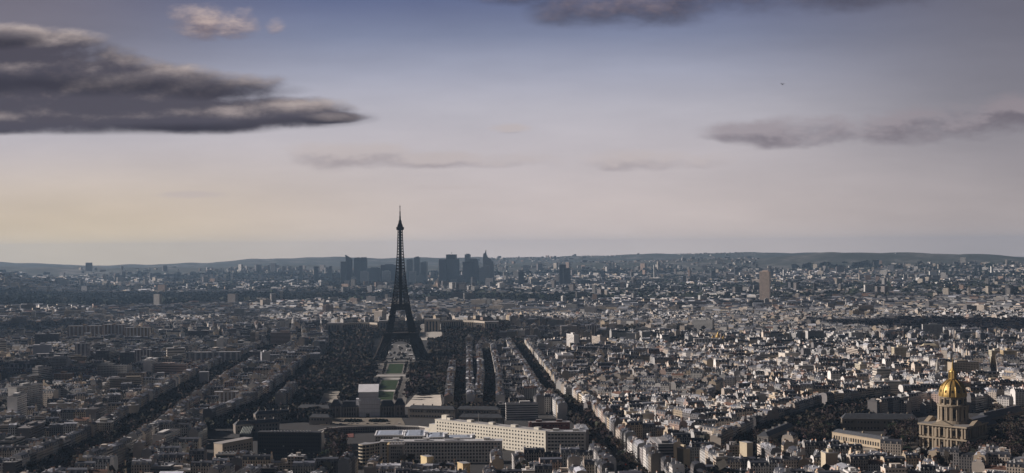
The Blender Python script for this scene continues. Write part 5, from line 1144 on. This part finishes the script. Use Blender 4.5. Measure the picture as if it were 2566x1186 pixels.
high_rise(1902, 1927, 681, 5100, 34, (0.78, 0.64, 0.54), 'tall brown curved hotel tower with vertical ribs on the right', 'hotel_tower', 'skyscraper', 'limestone_wall', rot=-0.35, pent=True)
for px_, y_, w_ in ((506, 688, 8), (514, 690, 10), (528, 688, 6), (540, 690, 5), (561, 687, 5), (580, 686, 5), (1624, 661, 8), (1640, 664, 4), (650, 687, 5), (1965, 676, 5), (2300, 690, 4), (2486, 668, 5), (2056, 693, 6), (2338, 680, 18), (2362, 678, 16), (1650, 690, 6), (2030, 662, 14), (2050, 657, 12), (2115, 653, 20), (2070, 661, 10), (2255, 660, 22), (2276, 656, 10)):
    high_rise(px_ - w_ / 2, px_ + w_ / 2, y_, 9200 if px_ < 1000 else (11500 if y_ < 664 else 8800), 18, (0.66, 0.65, 0.62), 'small pale high rise block far off near the horizon', 'white_block', 'apartment building', 'plain', group='pale far high rise blocks', pent=False)

def onion_church():
    p = atd(1797, 2960); root = thing('onion_domed_church', 'small pale church with five golden onion domes beside the river trees', 'church', tuple(p), R(20))
    mb = MB(); mb.boxes([(0, 0)], 0, 0, 0, 0, 26, 26, 19, (0.6, 0.56, 0.48), 'plain'); mb.build('wall', root)
    for x, y, r_, z0 in ((0, 0, 5.2, 19), (-9, -9, 2.8, 19), (9, -9, 2.8, 19), (9, 9, 2.8, 19), (-9, 9, 2.8, 19)):
        h = r_ * 1.5; mb = MB(); mb.lathe([(r_ * 0.75, z0), (r_ * 0.75, z0 + h * 0.6)], (0.6, 0.56, 0.48), 'plain', 10, (x, y)); mb.lathe([(r_ * 0.75, z0 + h * 0.6), (r_ * 1.05, z0 + h), (r_ * 0.95, z0 + h * 1.35), (r_ * 0.35, z0 + h * 1.85), (0.15, z0 + h * 2.5), (0.0, z0 + h * 2.9)], (1, 1, 1), 'gold', 12, (x, y)); mb.build('onion_dome', root)
onion_church()
def spire_church(px_, D_, ytop, label, r_=4.0, twin=False):
    p = atd(px_, D_); H = HC - (ytop - (YH - 0.00785 * (px_ - CX))) * D_ / FPX - p.z; root = thing('spired_church', label, 'church', tuple(p), R(-30)); mb = MB(); mb.boxes([(0, 0)], 0, 0, 0, 16, 14, 34, 16, (0.4, 0.37, 0.33), 'limestone_wall', top=False); mb.boxes([(0, 0)], 16, 0, 0, 16, 14.6, 34.6, 8, (0.12, 0.12, 0.13), 'zinc_roof', taper=6.5); mb.build('nave', root)
    for x in ((-6, 6) if twin else (0,)):
        mb = MB(); mb.boxes([(x, -3)], 0, 0, 0, 0, r_ * 1.7, r_ * 1.7, H * 0.55, (0.44, 0.41, 0.36), 'plain'); mb.lathe([(r_, H * 0.55), (r_ * 0.5, H * 0.78), (0.1, H)], (0.40, 0.38, 0.34), 'plain', 8, (x, -3)); mb.build('spire', root)
spire_church(2347, 2150, 896, 'slender grey church spire just left of the gold dome lantern'); spire_church(1524, 2620, 872, 'thin pale church spire left of the white river house', 3.0); spire_church(1865, 2900, 856, 'pointed pale belfry right of the golden onion domes', 4.0)
def portico():
    p = at(2331, 892, 0); root = thing('columned_palace', 'cream palace front with tall columns above the gold dome spire', 'palace', tuple(p)); C_ = (0.62, 0.54, 0.38)
    mb = MB(); mb.boxes([(0, 8)], 0, 0, 0, 0, 34, 14, 20, (0.2, 0.17, 0.12), 'plain'); mb.build('wall', root); mb = MB(); mb.boxes([(0, 5)], 18, 0, 0, 0, 36, 12, 4, C_, 'plain'); mb.boxes([(0, 5)], 22, 0, 0, 0, 30, 10, 4, C_, 'plain', taper=3.5); mb.build('pediment', root)
    for i in range(8): mb = MB(); mb.lathe([(1.1, 0), (1.0, 18)], C_, 'plain', 8, (-15 + i * 4.3, -0.6)); mb.build('column', root)
portico()
def sails():
    p = atd(1042, 6000); root = thing('glass_sail_building', 'white glass building of overlapping curved sails behind the wood', 'museum', tuple(p))
    for x, w_, h, y in ((-26, 34, 34, 10), (-8, 36, 27, -6), (16, 40, 40, 8), (34, 26, 24, -4)):
        mb = MB()
        for i in range(8):
            t0, t1 = i / 8, (i + 1) / 8; f = lambda t_: (x + w_ * (t_ - 0.5), y - 6 * math.sin(math.pi * t_), 14 + h * math.sin(math.pi * (0.15 + t_ * 0.75)) * (0.5 + 0.5 * t_))
            a, b_ = f(t0), f(t1); mb.add([[(a[0], a[1], 2), (b_[0], b_[1], 2), b_, a]], (0.7, 0.71, 0.74), 'sheet'); mb.add([[a, b_, (b_[0], b_[1] + 20, b_[2] - 8), (a[0], a[1] + 20, a[2] - 8)]], (0.7, 0.71, 0.74), 'sheet')
        mb.build('sail', root)
sails()
def bird():
    r = ray(1961, 212); p = CAMP + r * 330; root = thing('bird', 'tiny dark bird flying high in the pale sky at right', 'bird', tuple(p), 0.4)
    mb = MB(); mb.lathe([(0.0, -0.35), (0.09, -0.15), (0.11, 0.05), (0.06, 0.25), (0, 0.42)], (0.03, 0.03, 0.03), 'plain', 8); o = mb.build('body', root); o.rotation_euler = (math.pi / 2, 0, 0)
    for s_ in (-1, 1): mb = MB(); mb.boxes([(0, 0)], 0.02, 0, s_ * 0.34, 0, 0.62, 0.2, 0.05, (0.03, 0.03, 0.03), 'plain', taper=0.02); o = mb.build('wing', root); o.rotation_euler = (0, -s_ * 0.5, 0)
bird()
# ------------------------------------------------------------------ trees
def tree_proto(seed, h, col):
    global RNG
    sv = RNG; RNG = np.random.default_rng(seed); root = thing('park_tree', 'bare dark tree', 'tree', (0, 0, 0)); mb = MB(); rs = random.Random(seed)
    mb.lathe([(0.45, 0), (0.3, h * 0.35), (0.16, h * 0.6)], (0.05, 0.04, 0.035), 'leaf', 6); tips = []
    for i in range(8):
        a = i * 2.4 + rs.random(); z0 = h * rs.uniform(0.28, 0.5); rr = h * rs.uniform(0.18, 0.33); tip = (rr * math.cos(a), rr * math.sin(a), h * rs.uniform(0.55, 0.92)); tips.append(tip); mb.bar((0, 0, z0), tip, 0.1, (0.05, 0.04, 0.035), 'leaf')
    mb.build('trunk', root)
    mb = MB(); X, Y, Z = [np.array(v_) for v_ in zip(*[(t_[0], t_[1], t_[2] - h * 0.22) for t_ in tips] + [(0, 0, h * 0.45), (0, 0, h * 0.3)])]
    Q, cc = tree_clumps(X, Y, Z, np.full(len(X), h * 0.42), 34, 1.15, tuple(q * 1.3 for q in col), spread=0.5); mb.add(Q, cc, 'leaf'); mb.build('crown', root); RNG = sv
    return root
TP = [tree_proto(s_, h, c) for s_, h, c in ((1, 15, BARE), (2, 17, (0.05, 0.04, 0.034)), (3, 13, EVER), (4, 16, (0.06, 0.05, 0.042)))]
TX, TY, TH, TL = [], [], [], []
def addt(x, y, h, lab):
    TX.append(x); TY.append(y); TH.append(h); TL.append(lab)
for k, (P, hw, rw, tr) in AVG.items():
    if not tr: continue
    offs = [-hw * 0.62, hw * 0.62] if hw < 40 else list(np.linspace(-hw * 0.85, hw * 0.85, 5))
    if k == 'invalides road': offs = [-28, -18, -8, 8, 18, 28]
    if k == 'left boulevard': offs = [-26, -18, -10, 10, 18, 26]
    st = 9.0 if hw < 40 else 15.0
    for a, b_ in zip(P[:-1], P[1:]):
        L = math.hypot(*(b_ - a)); d = (b_ - a) / L; nn = np.array([-d[1], d[0]]); t_ = 0
        while t_ < L:
            for o_ in offs:
                if random.random() < 0.9: q = a + d * (t_ + random.uniform(-1.5, 1.5)) + nn * (o_ + random.uniform(-1.5, 1.5)); addt(q[0], q[1], random.uniform(12, 17), k)
            t_ += st
OPEN = [[(914, 1046), (1018, 1046), (1034, 886), (950, 886)], [(1012, 1022), (1112, 1022), (1108, 988), (1040, 988)], [(795, 1014), (850, 1014), (862, 976), (806, 982)], [(925, 925), (1085, 925), (1075, 860), (932, 860)], [(1044, 866), (1110, 866), (1108, 810), (1060, 810)],
        [(876, 946), (1124, 946), (1122, 937), (880, 937)]]
def park(poly, step, lab, bad=()):
    X, Y = polysample(poly, step); pp, qq = pix(X, Y, np.zeros_like(X)); k = np.ones(len(X), bool)
    for o_ in list(OPEN) + list(bad): k &= ~inpoly(pp, qq, o_)
    for x, y in zip(X[k], Y[k]): addt(x, y, random.uniform(7, 12) if lab == 'gardens' else random.uniform(11, 18), lab)
park([(736, 1018), (760, 965), (820, 890), (830, 850), (1288, 850), (1232, 872), (1165, 878), (1120, 960), (1116, 1024), (1112, 1020), (1010, 1012), (820, 1012)], 13.0, 'champ')
park(PARKS['gardens'], 13.0, 'gardens')
park([(2470, 1120), (2600, 1120), (2600, 1040), (2490, 1050)], 11.0, 'invalides', )
park([(1975, 1118), (2080, 1072), (2080, 1100), (2050, 1126)], 11.0, 'invalides')
park([(2230, 1128), (2300, 1120), (2296, 1062), (2230, 1066)], 11.0, 'invalides')
park([(808, 1178), (872, 1178), (866, 1112), (826, 1112)], 9.5, 'office yard')
park([(1110, 1046), (1250, 1046), (1240, 1034), (1120, 1034)], 11.0, 'school')
park([(690, 1060), (830, 1056), (820, 1034), (700, 1036)], 12.0, 'school')
park([(2380, 1176), (2566, 1170), (2566, 1132), (2400, 1132)], 10.0, 'church yard')
for quad in ([(944, 1004), (984, 1004), (988, 980), (948, 980)], [(948, 979), (991, 979), (999, 951), (957, 951)], [(967, 938), (1006, 938), (1013, 910), (976, 910)]):
    for (a, b_), (c, d) in ((quad[0], quad[3]), (quad[1], quad[2])):
        for t_ in np.linspace(0, 1, 16):
            s_ = -7 if a == quad[0][0] else 7; q = at(a + (c - a) * t_ + s_, b_ + (d - b_) * t_, 0); addt(q.x, q.y, random.uniform(4, 6.5), 'champ')
for q_ in range(36):
    q = at(random.uniform(950, 1056), random.uniform(872, 908), 0); addt(q.x, q.y, random.uniform(4, 9), 'champ')
TX, TY, TH = map(np.array, (TX, TY, TH))
tpx, tpy = pix(TX, TY, np.zeros_like(TX)); vis = (tpx > 5) & (tpx < W0 - 5) & (tpy < H0 + 10)
order = np.argsort(np.where(vis, TY / TH, 1e9))[:300]; LBL = {'right avenue': 'bare dark tree along the lower dark avenue', 'left boulevard': 'bare dark tree in the rows along the wide left boulevard', 'far left avenue': 'bare dark tree on the avenue meeting the park from the left', 'dark avenue': 'bare dark tree lining the dark avenue right of the park', 'inner avenue': 'bare dark tree lining the inner avenue right of the park',
      'park avenue': 'bare dark tree at the right edge of the park', 'invalides road': 'bare dark tree in the rows along the road left of the church', 'champ': 'bare dark tree in the long park below the iron tower', 'invalides': 'dark tree in the gardens beside the gold domed church', 'office yard': 'dark tree in the yard between the dark and grid offices',
      'school': 'dark tree beside the military school buildings', 'church yard': 'dark tree at the lower right corner below the church', 'gardens': 'dark tree in the gardens before the curved palace', 'quay': 'dark tree on the river quay', 'north quay': 'dark tree on the left river quay', 'north avenue': 'dark tree on the avenue by the arch', 'east avenue': 'dark tree on the avenue east of the arch'}
used = set(); first = [True] * 4
for n_, i in enumerate(order):
    j = random.choice((0, 0, 1, 1, 3, 2)); pr = TP[j]; s_ = TH[i] / 15.5
    if first[j]: root = pr; first[j] = False
    else:
        root = copy_obj(pr)
        for ch in list(pr.children): copy_obj(ch, root)
    root.location = (TX[i], TY[i], float(gz(TX[i], TY[i]))); root.scale = (s_, s_, s_ * random.uniform(0.9, 1.15)); root.rotation_euler = (0, 0, random.random() * 6.28)
    tag(root, LBL[TL[i]], 'tree', LBL[TL[i]].replace('tree', 'trees', 1).replace('bare dark trees', 'bare dark trees').replace('dark trees', 'dark trees'))
rest = np.setdiff1d(np.arange(len(TX)), order)
mb = MB(); Q, cc = tree_clumps(TX[rest], TY[rest], gz(TX[rest], TY[rest]), TH[rest], 46, 2.0, (0.045, 0.038, 0.034)); mb.add(Q, cc, 'leaf')
tk = MB(); tk = mb; tk.boxes(np.stack([TX[rest], TY[rest]], -1), gz(TX[rest], TY[rest]), 0, 0, 0, 0.8, 0.8, TH[rest] * 0.5, (0.04, 0.035, 0.03), 'leaf')
tag(mb.build('park_trees'), 'bare dark trees massed in the long park, gardens and along the quays', 'trees', kind='stuff')
# courtyard and street trees scattered among the blocks
n = 2600; D = np.sqrt(RNG.uniform(1200 ** 2, 4300 ** 2, n)); px = RNG.uniform(-50, 2616, n); X = (px - CX) / FPX * D; Y = D; k_ = free(X, Y, 0); X, Y = X[k_], Y[k_]; n = len(X)
Q, cc = tree_clumps(X, Y, gz(X, Y), RNG.uniform(12, 24, n), 20, 2.6, (0.045, 0.04, 0.034)); mb = MB(); mb.add(Q, cc, 'leaf')
tag(mb.build('courtyard_trees'), 'small dark trees scattered in courtyards between the apartment blocks', 'trees', kind='stuff')
# ------------------------------------------------------------------ cars and street lamps on the nearest avenue and square
def car_proto(col):
    root = thing('parked_car', 'car', 'car', (0, 0, 0)); mb = MB()
    prof = [(-2.1, 0.35), (2.1, 0.35), (2.15, 0.8), (1.25, 0.95), (0.6, 1.45), (-1.2, 1.45), (-1.9, 0.98), (-2.15, 0.9)]
    for y in (-0.88, 0.88): mb.add([[(x, y, z) for x, z in (prof if y < 0 else prof[::-1])]], col, 'iron')
    for i in range(8): a, b_ = prof[i], prof[(i + 1) % 8]; mb.add([[(a[0], 0.88, a[1]), (b_[0], 0.88, b_[1]), (b_[0], -0.88, b_[1]), (a[0], -0.88, a[1])]], col, 'iron')
    mb.build('body', root)
    for x in (-1.3, 1.3):
        for y in (-0.85, 0.85): mb = MB(); mb.lathe([(0.0, -0.1), (0.33, -0.1), (0.33, 0.1), (0, 0.1)], (0.02, 0.02, 0.02), 'plain', 10); w_ = mb.build('wheel', root); w_.location = (x, y, 0.33); w_.rotation_euler = (math.pi / 2, 0, 0)
    mb = MB(); mb.boxes([(0, 0)], 0.98, 0, -0.3, 0, 2.3, 1.8, 0.36, (0.02, 0.022, 0.026), 'glass_dark', taper=0.12); mb.build('window', root)
    return root
CP = [(n_, car_proto(c)) for n_, c in (('white', (0.75, 0.75, 0.75)), ('dark', (0.03, 0.03, 0.035)), ('silver', (0.4, 0.41, 0.42)), ('red', (0.35, 0.03, 0.02)))]
usedc = set()
def place_cars(P, offs, n, where):
    seg = np.hypot(*(P[1:] - P[:-1]).T); tot = seg.sum(); rs = random.Random(len(where))
    for o_ in offs:
        for q in range(n):
            t_ = tot * (q + rs.uniform(0.1, 0.9)) / n; i = 0
            while i < len(seg) - 1 and t_ > seg[i]: t_ -= seg[i]; i += 1
            d = (P[i + 1] - P[i]) / seg[i]; c = P[i] + d * t_ + np.array([-d[1], d[0]]) * o_; k = rs.choice((0, 0, 1, 2, 2, 1, 0, 3)); nm, pr = CP[k]
            if k not in usedc: root = pr; usedc.add(k)
            else:
                root = copy_obj(pr)
                for ch in list(pr.children): copy_obj(ch, root)
            root.location = (c[0], c[1], float(gz(*c)) + 0.22); root.rotation_euler = (0, 0, math.atan2(d[1], d[0]))
            tag(root, f'small {nm} car parked along {where}', 'car', f'{nm} cars along {where}')
place_cars(AVG['right avenue'][0], (-9.5, 9.5), 16, 'the lower dark avenue'); place_cars(AVG['right avenue'][0], (-3, 3), 5, 'the middle of the lower dark avenue')
place_cars(gpx([(815, 1063), (1005, 1063)]), (0,), 12, 'the sandy square'); place_cars(AVG['dark avenue'][0][:3], (-5, 5), 8, 'the dark avenue beside the park')
for k, pr in enumerate(CP):
    if k not in usedc: place = pr
def lamp_proto():
    root = thing('street_lamp', 'tall thin street lamp standing along the lower dark avenue', 'street lamp', (0, 0, 0), 0, 'street lamps of the lower dark avenue')
    mb = MB(); mb.lathe([(0.14, 0), (0.08, 9)], (0.2, 0.2, 0.2), 'iron', 6); mb.bar((0, 0, 9), (1.8, 0, 9.6), 0.07, (0.2, 0.2, 0.2)); mb.build('pole', root)
    mb = MB(); mb.boxes([(2.0, 0)], 9.5, 0, 0, 0, 0.9, 0.4, 0.25, (0.7, 0.7, 0.68), 'plain'); mb.build('lamp_head', root); return root
LP_ = lamp_proto(); P = AVG['right avenue'][0]; first_ = True
for a, b_ in zip(P[:-1], P[1:]):
    L = math.hypot(*(b_ - a)); d = (b_ - a) / L; t_ = 5.0
    while t_ < L:
        for s_ in (-1, 1):
            if first_: r_ = LP_; first_ = False
            else:
                r_ = copy_obj(LP_)
                for ch in list(LP_.children): copy_obj(ch, r_)
            c = a + d * t_ + np.array([-d[1], d[0]]) * s_ * 12; r_.location = (c[0], c[1], float(gz(*c)) + 0.2); r_.rotation_euler = (0, 0, math.atan2(d[1], d[0]) - s_ * math.pi / 2)
        t_ += 28

# ------------------------------------------------------------------ kiosks under the tower
def kiosk_proto():
    root = thing('kiosk', 'small pale kiosk with a pitched roof on the forecourt under the iron tower', 'kiosk', (0, 0, 0), 0, 'kiosks on the forecourt under the iron tower')
    mb = MB(); mb.boxes([(0, 0)], 0, 0, 0, 0, 6, 4, 3, (0.6, 0.58, 0.55), 'plain'); mb.build('wall', root); mb = MB(); mb.boxes([(0, 0)], 3, 0, 0, 0, 7, 5, 1.6, (0.75, 0.75, 0.76), 'plain', taper=2.2); mb.build('roof', root); return root
kr = random.Random(4); KP = kiosk_proto()
for i in range(22):
    if i == 0: r_ = KP
    else:
        r_ = copy_obj(KP)
        for ch in list(KP.children): copy_obj(ch, r_)
    q = at(kr.uniform(962, 1048), kr.choice((871, 874, 880, 888, 892, 899, 903)) + kr.uniform(-1, 1), 0.0); r_.location = (q.x, q.y, float(gz(q.x, q.y)) + 0.6); r_.rotation_euler = (0, 0, kr.uniform(-0.3, 0.3))
